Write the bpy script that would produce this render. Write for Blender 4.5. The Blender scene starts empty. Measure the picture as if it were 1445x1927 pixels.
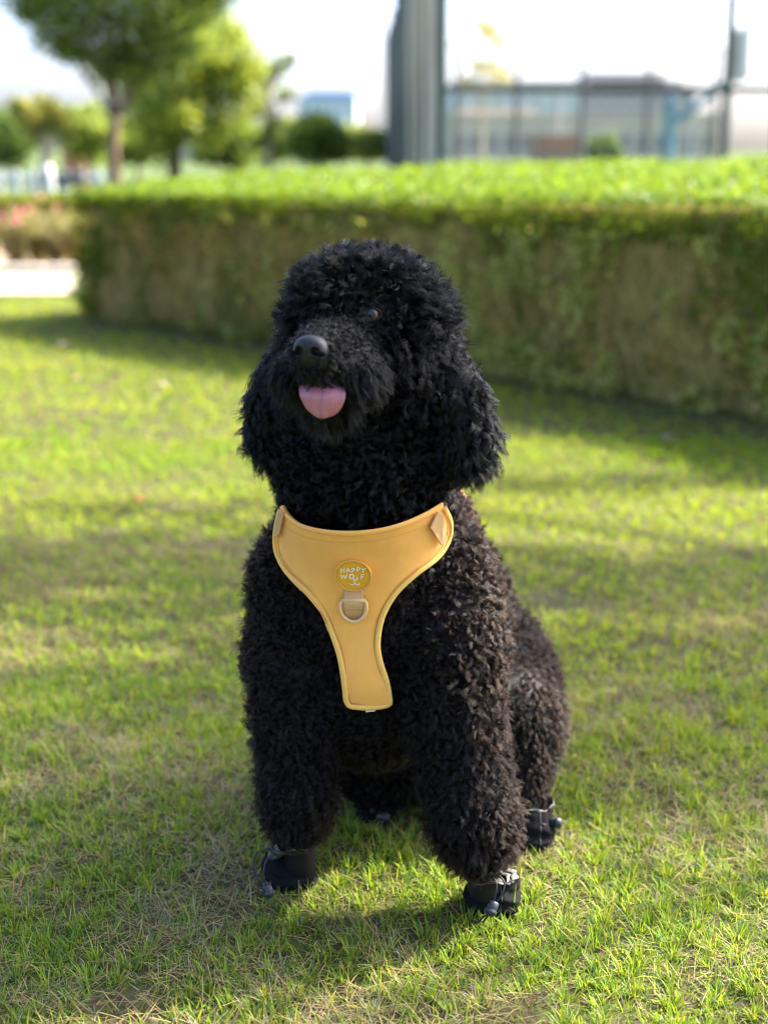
import bpy, bmesh, math
import numpy as np
from mathutils import Vector, Matrix, Quaternion

rng = np.random.default_rng(11)
scene = bpy.context.scene
COL = scene.collection

# ------------------------------------------------------------------ camera
H, PITCH, FPX = 0.89, math.radians(14.354), 2671.0
cam_d = bpy.data.cameras.new('camera'); cam = bpy.data.objects.new('camera', cam_d); COL.objects.link(cam)
cam.location = (0, 0, H); cam.rotation_euler = (math.radians(90) - PITCH, 0, 0)
cam_d.sensor_fit = 'HORIZONTAL'; cam_d.sensor_width = 36; cam_d.lens = FPX / 1445 * 36
cam_d.clip_start = 0.05; cam_d.clip_end = 3000
cam_d.dof.use_dof = True; cam_d.dof.focus_distance = 1.60; cam_d.dof.aperture_fstop = 3.8
scene.camera = cam
# ------------------------------------------------------------------ light
SUN_AZ, SUN_EL = math.radians(60), math.radians(40)
SUN = np.array([math.sin(SUN_AZ) * math.cos(SUN_EL), math.cos(SUN_AZ) * math.cos(SUN_EL), math.sin(SUN_EL)])
w = bpy.data.worlds.new('World'); scene.world = w; w.use_nodes = True
nt = w.node_tree; bg = nt.nodes['Background']
sky = nt.nodes.new('ShaderNodeTexSky'); sky.sky_type = 'NISHITA'; sky.sun_disc = False
sky.sun_elevation = SUN_EL; sky.sun_rotation = SUN_AZ; sky.air_density = 0.5; sky.dust_density = 4.6; sky.ozone_density = 4.0
nt.links.new(sky.outputs[0], bg.inputs[0]); bg.inputs[1].default_value = 0.15
sl = bpy.data.lights.new('sun', 'SUN'); sl.energy = 3.7; sl.angle = math.radians(0.6); sl.color = (1, .93, .80)
so = bpy.data.objects.new('sun', sl); COL.objects.link(so)
so.rotation_euler = Vector(SUN).to_track_quat('Z', 'Y').to_euler(); so.location = (20, 12, 20)
vs = scene.view_settings
scene.display_settings.display_device = 'sRGB'
vs.view_transform = 'Standard'; vs.look = 'None'; vs.gamma = 1; vs.use_curve_mapping = False; vs.exposure = 2.55
scene.cycles.use_denoising = True; scene.cycles.filter_width = 1.1
scene.cycles.max_bounces = 6; scene.cycles.transparent_max_bounces = 6; scene.cycles.volume_bounces = 0
try: scene.cycles.sample_clamp_indirect = 6
except Exception: pass

# ------------------------------------------------------------------ helpers
cp, sp = math.cos(PITCH), math.sin(PITCH)
def ray(px, py):
    px = np.asarray(px, float); py = np.asarray(py, float)
    u = (px - 722.5) / FPX; v = (963.5 - py) / FPX
    return np.stack([u, cp + v * sp, -sp + v * cp], -1)
CAM = np.array([0, 0, H])
def at(px, py, Y):
    d = ray(px, py); return CAM + d * (np.asarray(Y, float) / d[..., 1])[..., None]
def ground(px, py):
    d = ray(px, py); return CAM + d * (-H / d[2])
def proj(P):
    P = np.asarray(P) - CAM
    dep = P[..., 1] * cp - P[..., 2] * sp; up = P[..., 1] * sp + P[..., 2] * cp
    return 722.5 + FPX * P[..., 0] / dep, 963.5 - FPX * up / dep
def nrm(v): return v / np.maximum(np.linalg.norm(v, axis=-1, keepdims=True), 1e-9)

def tag(o, label=None, cat=None, group=None, kind=None):
    if label: o['label'] = label
    if cat: o['category'] = cat
    if group: o['group'] = group
    if kind: o['kind'] = kind
    return o
def empty(name, loc, label=None, cat=None, group=None):
    o = bpy.data.objects.new(name, None); COL.objects.link(o); o.location = tuple(loc); o.empty_display_size = .05
    return tag(o, label, cat, group)
def place(name, data, parent=None):
    o = bpy.data.objects.new(name, data); COL.objects.link(o)
    if parent is not None:
        o.parent = parent
        # meshes carry world coordinates; a mesh parent therefore sits at the world origin
        M = Matrix.Translation(parent.location) if parent.parent is None else Matrix.Identity(4)
        o.matrix_parent_inverse = M.inverted()
    return o
def mk(name, V, F, mat, parent=None, col=None, smooth=False):
    """mesh from numpy arrays (faces all of one size) or lists"""
    V = np.asarray(V, np.float32).reshape(-1, 3)
    me = bpy.data.meshes.new(name)
    if isinstance(F, np.ndarray):
        n, k = F.shape
        me.vertices.add(len(V)); me.vertices.foreach_set('co', V.ravel())
        me.loops.add(n * k); me.loops.foreach_set('vertex_index', F.astype(np.int32).ravel())
        me.polygons.add(n); me.polygons.foreach_set('loop_start', np.arange(0, n * k, k, dtype=np.int32))
        me.update(calc_edges=True); me.validate()
    else:
        me.from_pydata([tuple(v) for v in V.tolist()], [], F); me.update()
    if smooth: me.polygons.foreach_set('use_smooth', np.ones(len(me.polygons), bool))
    if col is not None:
        c = np.ones((len(V), 4), np.float32); c[:, :3] = np.broadcast_to(np.asarray(col, np.float32), (len(V), 3))
        a = me.color_attributes.new('col', 'FLOAT_COLOR', 'POINT'); a.data.foreach_set('color', c.ravel())
    if mat: me.materials.append(mat)
    return place(name, me, parent)
class MB:
    def __init__(s): s.V = []; s.F = []; s.n = 0
    def add(s, V, F):
        V = np.asarray(V, float).reshape(-1, 3)
        s.V.append(V); s.F += [tuple(int(i) + s.n for i in f) for f in F]; s.n += len(V); return s
    def box(s, c, size, rot=0.0, tilt=None):
        x, y, z = [a / 2 for a in size]
        P = np.array([[i * x, j * y, k * z] for i in (-1, 1) for j in (-1, 1) for k in (-1, 1)])
        if tilt is not None: P = P @ np.array(tilt).T
        ca, sa = math.cos(rot), math.sin(rot)
        P = P @ np.array([[ca, sa, 0], [-sa, ca, 0], [0, 0, 1]]) + np.asarray(c)
        return s.add(P, [(0, 1, 3, 2), (4, 6, 7, 5), (0, 4, 5, 1), (2, 3, 7, 6), (0, 2, 6, 4), (1, 5, 7, 3)])
    def tube(s, pts, r, n=8, flat=1.0, nor=None, cap=True):
        pts = np.asarray(pts, float); m = len(pts); r = np.broadcast_to(np.asarray(r, float), (m,))
        T = nrm(np.gradient(pts, axis=0))
        if nor is None:
            a = np.array([0, 0, 1.]) if abs(T[0][2]) < .9 else np.array([1., 0, 0])
            N = []; cur = nrm(np.cross(T[0], a))
            for t in T:
                cur = nrm(cur - t * np.dot(cur, t)); N.append(cur)
            N = np.array(N)
        else:
            N = np.broadcast_to(np.asarray(nor, float), (m, 3)); N = nrm(N - T * (N * T).sum(-1, keepdims=True))
        B = np.cross(T, N)
        an = np.arange(n) * 2 * math.pi / n
        P = pts[:, None] + r[:, None, None] * (flat * np.cos(an)[None, :, None] * N[:, None] + np.sin(an)[None, :, None] * B[:, None])
        F = [(i * n + j, i * n + (j + 1) % n, (i + 1) * n + (j + 1) % n, (i + 1) * n + j) for i in range(m - 1) for j in range(n)]
        if cap: F += [tuple(range(n))[::-1], tuple((m - 1) * n + j for j in range(n))]
        return s.add(P, F)
    def lathe(s, prof, c=(0, 0, 0), axis=(0, 0, 1), n=16):
        ax = nrm(np.asarray(axis, float)); a = np.array([0, 0, 1.]) if abs(ax[2]) < .9 else np.array([1., 0, 0])
        u = nrm(np.cross(a, ax)); v = np.cross(ax, u); an = np.arange(n) * 2 * math.pi / n
        P = np.array([np.asarray(c) + ax * z + r * (math.cos(t) * u + math.sin(t) * v) for r, z in prof for t in an]); m = len(prof)
        F = [(i * n + j, i * n + (j + 1) % n, (i + 1) * n + (j + 1) % n, (i + 1) * n + j) for i in range(m - 1) for j in range(n)]
        F += [tuple(range(n))[::-1], tuple((m - 1) * n + j for j in range(n))]
        return s.add(P, F)
    def grid(s, P, close_u=False):
        a, b = P.shape[:2]; idx = np.arange(a * b).reshape(a, b)
        F = []
        for i in range(a if close_u else a - 1):
            i2 = (i + 1) % a
            F += [(idx[i, j], idx[i2, j], idx[i2, j + 1], idx[i, j + 1]) for j in range(b - 1)]
        return s.add(P.reshape(-1, 3), F)
    def build(s, name, mat, parent=None, smooth=False, col=None):
        return mk(name, np.concatenate(s.V), s.F, mat, parent, col, smooth)
def bevel(o, w_=.003, seg=2):
    m = o.modifiers.new('bevel', 'BEVEL'); m.width = w_; m.segments = seg; m.limit_method = 'ANGLE'; return o
def spline(P, n):
    P = np.asarray(P, float); t = np.zeros(len(P)); t[1:] = np.cumsum(np.linalg.norm(np.diff(P, axis=0), axis=1)); t /= t[-1]
    Q = np.concatenate([[2 * P[0] - P[1]], P, [2 * P[-1] - P[-2]]]); out = []
    for s_ in np.linspace(0, 1, n):
        i = min(np.searchsorted(t, s_, 'right') - 1, len(P) - 2); i = max(i, 0)
        f = (s_ - t[i]) / max(t[i + 1] - t[i], 1e-9); p0, p1, p2, p3 = Q[i:i + 4]
        out.append(.5 * ((2 * p1) + (-p0 + p2) * f + (2 * p0 - 5 * p1 + 4 * p2 - p3) * f * f + (-p0 + 3 * p1 - 3 * p2 + p3) * f ** 3))
    return np.array(out)
def vnoise(x, y, s, seed=0):
    """smooth value noise on arrays, 0..1"""
    r = np.random.default_rng(seed).random((256, 256)); X = np.asarray(x) / s + 100; Y = np.asarray(y) / s + 100
    i = np.floor(X).astype(int); j = np.floor(Y).astype(int); fx = X - i; fy = Y - j
    fx = fx * fx * (3 - 2 * fx); fy = fy * fy * (3 - 2 * fy); g = lambda a, b: r[a % 256, b % 256]
    return (g(i, j) * (1 - fx) + g(i + 1, j) * fx) * (1 - fy) + (g(i, j + 1) * (1 - fx) + g(i + 1, j + 1) * fx) * fy

# ------------------------------------------------------------------ materials
def pm(name, color, rough=.7, spec=.3, nscale=None, var=.25, bump=0., bscale=None, color2=None, metal=0., attr=False, sss=0, coat=0, sheen=0, detail=5):
    m = bpy.data.materials.new(name); m.use_nodes = True; n = m.node_tree.nodes; l = m.node_tree.links; b = n['Principled BSDF']
    b.inputs['Roughness'].default_value = rough; b.inputs['Specular IOR Level'].default_value = spec; b.inputs['Metallic'].default_value = metal
    b.inputs['Base Color'].default_value = (*color, 1)
    if sss: b.inputs['Subsurface Weight'].default_value = sss; b.inputs['Subsurface Radius'].default_value = (.01, .004, .003)
    if coat: b.inputs['Coat Weight'].default_value = coat
    if sheen: b.inputs['Sheen Weight'].default_value = sheen
    tc = n.new('ShaderNodeTexCoord')
    src = None
    if attr:
        a = n.new('ShaderNodeVertexColor'); a.layer_name = 'col'; src = a.outputs[0]
    if nscale:
        t = n.new('ShaderNodeTexNoise'); t.inputs['Scale'].default_value = nscale; t.inputs['Detail'].default_value = detail
        l.new(tc.outputs['Object'], t.inputs['Vector'])
        if color2 is not None:
            r = n.new('ShaderNodeValToRGB'); r.color_ramp.elements[0].position = .38; r.color_ramp.elements[1].position = .62
            r.color_ramp.elements[0].color = (*color, 1); r.color_ramp.elements[1].color = (*color2, 1)
            l.new(t.outputs[0], r.inputs[0]); l.new(r.outputs[0], b.inputs['Base Color'])
        else:
            mx = n.new('ShaderNodeMapRange'); mx.inputs[1].default_value = .25; mx.inputs[2].default_value = .75; mx.inputs[3].default_value = 1 - var; mx.inputs[4].default_value = 1 + var
            l.new(t.outputs[0], mx.inputs[0]); vm = n.new('ShaderNodeVectorMath'); vm.operation = 'SCALE'
            if src is not None: l.new(src, vm.inputs[0])
            else: vm.inputs[0].default_value = color
            l.new(mx.outputs[0], vm.inputs['Scale']); l.new(vm.outputs[0], b.inputs['Base Color'])
    elif src is not None: l.new(src, b.inputs['Base Color'])
    if bump:
        t2 = n.new('ShaderNodeTexNoise'); t2.inputs['Scale'].default_value = bscale or nscale; t2.inputs['Detail'].default_value = 4; l.new(tc.outputs['Object'], t2.inputs['Vector'])
        bp = n.new('ShaderNodeBump'); bp.inputs['Strength'].default_value = 1; bp.inputs['Distance'].default_value = bump; l.new(t2.outputs[0], bp.inputs['Height']); l.new(bp.outputs[0], b.inputs['Normal'])
    return m
def leafmat(name, trans=.45, rough=.5, spec=.35):
    m = bpy.data.materials.new(name); m.use_nodes = True; n = m.node_tree.nodes; l = m.node_tree.links; b = n['Principled BSDF']
    a = n.new('ShaderNodeVertexColor'); a.layer_name = 'col'; l.new(a.outputs[0], b.inputs['Base Color']); b.inputs['Roughness'].default_value = rough; b.inputs['Specular IOR Level'].default_value = spec
    t = n.new('ShaderNodeBsdfTranslucent'); mx = n.new('ShaderNodeMixShader'); mx.inputs[0].default_value = trans
    vm = n.new('ShaderNodeVectorMath'); vm.operation = 'MULTIPLY'; vm.inputs[1].default_value = (1.35, 1.25, .7); l.new(a.outputs[0], vm.inputs[0]); l.new(vm.outputs[0], t.inputs[0])
    l.new(b.outputs[0], mx.inputs[1]); l.new(t.outputs[0], mx.inputs[2]); l.new(mx.outputs[0], n['Material Output'].inputs[0])
    return m
M_grass = leafmat('grass_blades', .45, .5, .16)
M_leaf = leafmat('leaves', .45, .5, .22)
M_soil = pm('lawn_soil', (.06, .045, .025), .95, .1, 35, color2=(.08, .085, .025), bump=.006, bscale=120)
M_path = pm('sandy_paving', (.40, .33, .24), .9, .2, 6, .12, bump=.002, bscale=200)
M_bark = pm('bark', (.20, .13, .09), .9, .2, 12, .35, bump=.01, bscale=40)
M_barkp = pm('pale_bark', (.42, .38, .28), .9, .2, 10, .25, bump=.01, bscale=30)
M_twig = pm('hedge_twigs', (.46, .31, .11), .9, .2, 20, .35)
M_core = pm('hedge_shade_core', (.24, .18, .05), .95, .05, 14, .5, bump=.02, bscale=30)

# ================================================================== SETTING
g = 400
X = np.concatenate([-np.geomspace(g, 4, 10), np.linspace(-3, 3, 13), np.geomspace(4, g, 10)])
gr = MB()
gp = [(-900, -60, 0), (900, -60, 0), (900, 1600, 0), (-900, 1600, 0)]
gr.add(gp, [(0, 1, 2, 3)])
M_ground = pm('far_ground', (.05, .085, .02), .95, .1, .35, color2=(.09, .11, .035))
# near lawn soil is a finer, gently uneven sheet that ends at the path
def lawn_z(x, y): return .012 * (vnoise(x, y, .35, 3) - .5) + .006 * (vnoise(x, y, .09, 4) - .5)
gr.build('ground', M_ground).location.z = -.05; tag(bpy.data.objects['ground'], kind='structure')
xs = np.linspace(-5.2, 5.2, 170); ys = np.linspace(.3, 8.9, 180)
GX, GY = np.meshgrid(xs, ys, indexing='ij')
lawn = MB().grid(np.stack([GX, GY, lawn_z(GX, GY)], -1)).build('lawn_soil', M_soil, smooth=True); tag(lawn, kind='structure')

# --- path on the left beyond the lawn, with kerb
pt = MB(); pt.box((-6.3, 9.62, -.03), (9.6, 1.45, .1)); path = bevel(pt.build('path', M_path), .004); tag(path, kind='structure')
kb = MB()
for k in range(10):
    kb = MB(); kb.box((-11.1 + .96 * k + .48, 10.415, .0), (.95, .11, .16))
    o = bevel(kb.build('kerb_stone', pm('kerb_concrete', (.45, .40, .33), .9, .2, 8, .15) if k == 0 else bpy.data.materials['kerb_concrete'], path), .008)
bed = MB(); bed.box((-6.3, 13.2, -.05), (9.6, 5.4, .1)); tag(bed.build('flower_bed_soil', pm('bed_soil', (.40, .31, .20), .95, .1, 5, color2=(.28, .2, .13), bump=.02, bscale=30)), kind='structure')

# ------------------------------------------------------------------ grass
def blades(x, y, L, wd, lean, az, bend, col, segs=3, z0=None):
    """tapering bent blades as triangles"""
    n = len(x); z = lawn_z(x, y) - .004 if z0 is None else z0
    dx, dy = np.cos(az), np.sin(az); sx, sy = -dy, dx
    V = np.zeros((n, segs * 2 + 1, 3), np.float32); px = x.copy(); py = y.copy(); pz = z.copy(); a = lean.copy()
    for k in range(segs + 1):
        ww = wd * (1, .95, .7, .4)[k] if k < segs else 0
        if k < segs:
            V[:, 2 * k, 0] = px - sx * ww / 2; V[:, 2 * k, 1] = py - sy * ww / 2; V[:, 2 * k, 2] = pz
            V[:, 2 * k + 1, 0] = px + sx * ww / 2; V[:, 2 * k + 1, 1] = py + sy * ww / 2; V[:, 2 * k + 1, 2] = pz
        else: V[:, 2 * k, 0] = px; V[:, 2 * k, 1] = py; V[:, 2 * k, 2] = pz
        st = L / segs; px = px + np.sin(a) * dx * st; py = py + np.sin(a) * dy * st; pz = np.maximum(pz + np.cos(a) * st, z + .003); a = a + bend / segs
    f = []
    for k in range(segs - 1): f += [(2 * k, 2 * k + 1, 2 * k + 3), (2 * k, 2 * k + 3, 2 * k + 2)]
    f.append((2 * segs - 2, 2 * segs - 1, 2 * segs))
    F = (np.array(f)[None] + (np.arange(n) * (2 * segs + 1))[:, None, None]).reshape(-1, 3)
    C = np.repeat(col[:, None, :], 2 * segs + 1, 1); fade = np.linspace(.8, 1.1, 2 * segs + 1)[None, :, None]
    return V.reshape(-1, 3), F, (C * fade).reshape(-1, 3)
HEDGE_A = np.array([-1.64, 7.72]); HEDGE_DIR = nrm(np.array([2.86, -2.92])); HEDGE_N = np.array([HEDGE_DIR[1], -HEDGE_DIR[0]])  # towards the lawn
FOOT = []   # boot footprints (x,y,r), filled in below
for (bx, by, br) in ((545, 1655, .030), (926, 1708, .032), (1005, 1580, .032), (706, 1545, .03)):
    p = ground(bx, by + 10); FOOT.append((p[0], p[1] + .005, br))
def scatter(n, y0, y1, gamma, marg=.5):
    y = y0 + (y1 - y0) * rng.random(n) ** gamma; x = (rng.random(n) * 2 - 1) * (.285 * y + marg); return x, y
def keep_lawn(x, y):
    hd = (x - HEDGE_A[0]) * HEDGE_N[0] + (y - HEDGE_A[1]) * HEDGE_N[1]; al = (x - HEDGE_A[0]) * HEDGE_DIR[0] + (y - HEDGE_A[1]) * HEDGE_DIR[1]
    ok = ~((hd < -.02) & (al > -.1)) & (y < 8.86)
    ok &= ~((hd < .14 + .1 * vnoise(x, y, .3, 9)) & (al > -.1) & (rng.random(len(x)) < .75))
    for a, b, r in FOOT: ok &= (x - a) ** 2 + (y - b) ** 2 > r * r
    return ok
def mixc(a, b, t): return a[None] * (1 - t[:, None]) + b[None] * t[:, None]
G1, G2, G3 = np.array([.13, .265, .014]), np.array([.39, .43, .018]), np.array([.075, .17, .035])
S1, S2, S3 = np.array([.54, .44, .20]), np.array([.27, .19, .09]), np.array([.42, .44, .10])
parts = []
def lawn_layer(n, y0, y1, gamma, scale, segs, dry_gain, seed, marg=.5):
    x, y = scatter(n, y0, y1, gamma, marg)
    # pull 60 % of the roots towards tuft centres
    cell = .035 * scale; cx = (np.floor(x / cell) + .5) * cell; cy = (np.floor(y / cell) + .5) * cell
    hx = np.sin(cx * 911.3 + cy * 353.7) * cell * .45; hy = np.sin(cx * 431.1 - cy * 797.9) * cell * .45
    tuft = rng.random(n) < .6; ang0 = rng.random(n) * 6.283; rr = rng.random(n) ** .7 * .008 * scale
    x = np.where(tuft, cx + hx + np.cos(ang0) * rr, x); y = np.where(tuft, cy + hy + np.sin(ang0) * rr, y)
    k = keep_lawn(x, y)
    gap = vnoise(x, y, .13, 21) * .6 + vnoise(x, y, .05, 22) * .4
    near = np.clip((2.2 - y) / .9, 0, 1)
    k &= rng.random(n) < np.clip((gap - .20 - .08 * near) / .14, .15, 1)
    x, y, ang0, tuft, gap = x[k], y[k], ang0[k], tuft[k], gap[k]; n = len(x)
    dryn = .38 * vnoise(x, y, .22, 31) + .37 * vnoise(x, y, .07, 32) + .25 * vnoise(x, y, .03, 33)
    dry = rng.random(n) < np.clip((dryn - .36) * 1.9 * dry_gain, .05, .85)
    deep = vnoise(x, y, .5, 41)
    c = mixc(G1, G2, np.clip(rng.random(n) * .8 + .25 * (1 - deep), 0, 1)); kk = rng.random(n) < .28 * deep + .08; c[kk] = mixc(G1, G3, rng.random(kk.sum()))
    c[dry] = mixc(S1, S2, rng.random(dry.sum())); q = dry & (rng.random(n) < .3); c[q] = S3
    if scale < 1: c = c * np.array([.88, .90, 1.7])[None]
    c *= (.8 + .4 * rng.random((n, 1)))
    L = np.where(dry, .014 + .022 * rng.random(n), .011 + .019 * rng.random(n) ** 1.3) * (scale ** .35)
    tall = rng.random(n) < .035; L = np.where(tall & ~dry, L * 1.7, L)
    az = np.where(tuft, ang0, rng.random(n) * 6.283) + rng.normal(0, .5, n)
    lean = np.where(dry, rng.uniform(.5, 1.6, n), np.abs(rng.normal(.45, .45, n))); bend = np.where(dry, rng.uniform(-.6, 2.2, n), rng.uniform(.1, 1.5, n))
    wd = np.where(dry, .0008 + .0008 * rng.random(n), .0011 + .0011 * rng.random(n)) * scale
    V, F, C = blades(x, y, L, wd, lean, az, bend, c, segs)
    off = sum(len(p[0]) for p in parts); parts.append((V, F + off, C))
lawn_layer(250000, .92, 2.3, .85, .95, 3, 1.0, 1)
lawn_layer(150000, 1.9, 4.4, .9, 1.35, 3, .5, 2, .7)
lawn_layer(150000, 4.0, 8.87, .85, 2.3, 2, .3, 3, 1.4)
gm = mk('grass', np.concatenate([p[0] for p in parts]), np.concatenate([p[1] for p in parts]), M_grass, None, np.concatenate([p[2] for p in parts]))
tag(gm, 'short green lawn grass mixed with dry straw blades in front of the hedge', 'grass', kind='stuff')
# thatch: low tangled dry stems between the blades
x, y = scatter(60000, .92, 3.2, .8); k = keep_lawn(x, y); x, y = x[k], y[k]; n = len(x)
dn = .5 * vnoise(x, y, .22, 31) + .5 * vnoise(x, y, .07, 32); k = rng.random(n) < np.clip((dn - .25) * 2, .1, 1); x, y = x[k], y[k]; n = len(x)
V, F, C = blades(x, y, .02 + .03 * rng.random(n), .0008 + .0007 * rng.random(n), rng.uniform(1.1, 1.6, n), rng.random(n) * 6.283, rng.uniform(-.5, .6, n), mixc(S2 * .8, S1 * .85, rng.random(n)) , 3, lawn_z(x, y) + .001 + .008 * rng.random(n))
tag(mk('dry_thatch', V, F, M_grass, None, C), 'tangled dry brown grass stems lying low between the green blades', 'dry grass', kind='stuff')

# fallen leaves and petals on the lawn
def flat_leaf(name, px, py, size, col, label):
    p = ground(px, py); t = np.linspace(0, 1, 7); wv = np.sin(t * math.pi) ** .8 * size * .32
    P = np.array([[[(a - .5) * size, s_ * b, .004 + .25 * abs(s_) * b + .03 * math.sin(a * 3) * .3] for a, b in zip(t, wv)] for s_ in (-1, 0, 1)])
    an = rng.random() * 6; R = np.array([[math.cos(an), -math.sin(an), 0], [math.sin(an), math.cos(an), 0], [0, 0, 1]])
    o = mk(name, [], [], M_leaf) if False else MB().grid((P @ R.T) + np.array([p[0], p[1], lawn_z(p[0], p[1]) + .022])).build(name, M_leaf, smooth=True, col=col)
    m = o.modifiers.new('thick', 'SOLIDIFY'); m.thickness = .0008
    tag(o, label, 'leaf', 'fallen leaves on the lawn')
flat_leaf('fallen_leaf', 263, 966, .035, (.65, .20, .05), 'small orange fallen leaf on the lawn left of the dog')
flat_leaf('fallen_leaf', 303, 742, .05, (.62, .48, .40), 'pale pinkish fallen petal on sunlit grass left of the dog ear')
flat_leaf('fallen_leaf', 122, 662, .06, (.45, .36, .32), 'greyish fallen petal in the hedge shadow at far left')
flat_leaf('fallen_leaf', 146, 725, .05, (.55, .42, .22), 'tan fallen leaf on sunlit grass nearest the left edge')
flat_leaf('fallen_leaf', 1252, 840, .05, (.28, .26, .20), 'pale grey fallen leaf at the hedge shadow edge on the right')
flat_leaf('fallen_leaf', 1105, 812, .05, (.16, .10, .06), 'dark brown fallen leaf in the hedge shadow on the right')

# ------------------------------------------------------------------ hedge
def leaves(P, N, size, col, aspect=.55, curl=.35):
    """one folded diamond leaf (4 triangles) per point"""
    n = len(P); r = nrm(rng.normal(size=(n, 3))); N = nrm(N); T = nrm(np.cross(N, r)); B = np.cross(N, T); s_ = np.asarray(size).reshape(-1, 1)
    V = np.stack([P - T * s_ * .5, P + B * s_ * aspect * .5 + N * s_ * curl * .3, P + T * s_ * .5, P - B * s_ * aspect * .5 + N * s_ * curl * .3], 1)
    F = (np.array([[0, 1, 2], [0, 2, 3]])[None] + (np.arange(n) * 4)[:, None, None]).reshape(-1, 3)
    return V.reshape(-1, 3), F, np.repeat(col, 4, 0)
HW = 5.05                                           # length along the front
def hz(al, d): return .658 + .015 * np.asarray(al) + .105 * np.clip(d / 2.2, 0, 1) ** .8 + .03 * (vnoise(al, d, .35, 51) - .5)
def hdepth(al): return 1.15 + 2.2 * np.clip(al / 2.0, 0, 1)
def hpt(al, d, z):                                 # d measured into the hedge
    xy = HEDGE_A[None] + HEDGE_DIR[None] * al[:, None] - HEDGE_N[None] * d[:, None]; return np.concatenate([xy, z[:, None]], 1)
hedge = empty('hedge', (0, 6.1, 0), 'long clipped hedge with sunlit green top and bare brownish front behind the dog', 'hedge')
# core
na, nd = 90, 30; A_, D_ = np.meshgrid(np.linspace(.05, HW, na), np.linspace(0, 1, nd), indexing='ij')
prof = []
for k in range(nd):
    t = k / (nd - 1)
    prof.append(t)
P = []
for a in np.linspace(.04, HW, na):
    dm = hdepth(np.array([a]))[0]; row = []
    for z in np.linspace(0, 1, 9): row.append((a, .05 + .05 * vnoise(a * 7, z * 5, 1, 60), z * (hz(np.array([a]), np.array([.05]))[0] - .06)))
    for d in np.linspace(.1, 1, 12): row.append((a, d * dm, hz(np.array([a]), np.array([d * dm]))[0] - .05))
    row.append((a, dm, 0)); P.append(row)
P = np.array(P); Q = hpt(P[..., 0].ravel(), P[..., 1].ravel(), P[..., 2].ravel()).reshape(P.shape)
core = MB().grid(Q); core.add(Q[0], [tuple(range(Q.shape[1]))]); core.add(Q[-1], [tuple(range(Q.shape[1]))[::-1]])
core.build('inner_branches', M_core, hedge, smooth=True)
vs_, fs_, cs_ = [], [], []; off = 0
def addl(t):
    global off
    V, F, C = t; vs_.append(V); fs_.append(F + off); cs_.append(C); off += len(V)
LG, LY, LD, LB = np.array([.085, .17, .015]), np.array([.17, .24, .018]), np.array([.15, .18, .015]), np.array([.44, .275, .05])
n = 60000; al = rng.random(n) * HW - .02; d = rng.random(n) ** 1.2 * hdepth(al); z = hz(al, d) + rng.normal(0, .016, n) - .01
c = mixc(LG, LY, rng.random(n)); q = rng.random(n) < .12; c[q] = LD
addl(leaves(hpt(al, d, z), np.array([0, 0, 1.]) + rng.normal(0, .55, (n, 3)), .020 + .018 * rng.random(n), c))
# top shoots sticking up
n = 3500; al = rng.random(n) * HW; d = rng.random(n) * hdepth(al); z = hz(al, d) + .02 + .03 * rng.random(n)
addl(leaves(hpt(al, d, z), rng.normal(0, 1, (n, 3)), .028 + .012 * rng.random(n), mixc(LG, LY, rng.random(n))))
# front face: green rim at the top, thin leaves over brown twigs below
n = 42000; al = rng.random(n) * (HW + .03) - .03; z = rng.random(n) * .68
green = np.clip((z - .50) / .14, 0, 1); patch = vnoise(al, z, .24, 71) * .65 + vnoise(al, z, .08, 72) * .35
endg = np.clip(1 - al / .35, 0, 1); keep = rng.random(n) < .42 + .6 * np.maximum(green, endg) + .5 * (patch - .4)
al, z, green, patch, endg = al[keep], z[keep], green[keep], patch[keep], endg[keep]; n = len(al)
pg = np.clip(.48 + 2.6 * (patch - .42) + green * .9 + endg * .6, .06, 1); isg = (rng.random(n) < pg) | (green > .35)
c = np.where(isg[:, None], mixc(LD * .55, LY * 1.2, np.clip(rng.random(n) * .9, 0, 1)), mixc(LB, np.array([.62, .45, .13]), rng.random(n)))
d = .03 + .07 * rng.random(n) - .05 * green * rng.random(n) - .13 * (vnoise(al, z, .17, 73) - .55)
fn = np.concatenate([HEDGE_N, [.3]])
addl(leaves(hpt(al, d, z), fn + rng.normal(0, .6, (n, 3)), .015 + .017 * rng.random(n), c))
n = 7000; al = 1 + (HW - 1) * rng.random(n) ** .7; z = .6 * rng.random(n) ** 1.2; k = vnoise(al, z, .13, 75) + .1 * rng.random(n) > .58; al, z = al[k], z[k]; n = len(al)
addl(leaves(hpt(al, -.03 + .05 * rng.random(n), z), fn + rng.normal(0, .6, (n, 3)), .020 + .018 * rng.random(n), mixc(LY * 1.1, np.array([.60, .55, .16]), rng.random(n))))
# left end face
n = 9000; d = rng.random(n) * 1.15; z = rng.random(n) * .70
c = mixc(LD, LY, rng.random(n) ** .8); q = rng.random(n) < .2; c[q] = LB
en = np.concatenate([-HEDGE_DIR, [.2]])
addl(leaves(hpt(-.02 + rng.normal(0, .03, n) + .04 * (z < .2), d, z), en + rng.normal(0, .6, (n, 3)), .02 + .018 * rng.random(n), c))
fo = mk('foliage', np.concatenate(vs_), np.concatenate(fs_), M_leaf, hedge, np.concatenate(cs_)); fo['kind'] = 'stuff'
tw = MB()
for k in range(800):
    al = rng.random() * HW; z0 = rng.random() * .45; dd = .03 + .05 * rng.random()
    a2 = al + rng.normal(0, .06); z1 = z0 + .08 + .14 * rng.random(); d2 = max(.0, dd + rng.normal(0, .02))
    pp = hpt(np.array([al, (al + a2) / 2 + rng.normal(0, .01), a2]), np.array([dd, (dd + d2) / 2, d2]), np.array([z0, (z0 + z1) / 2, min(z1, .64)]))
    tw.tube(pp, [.0028, .002, .0012], 4, cap=False)
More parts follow.
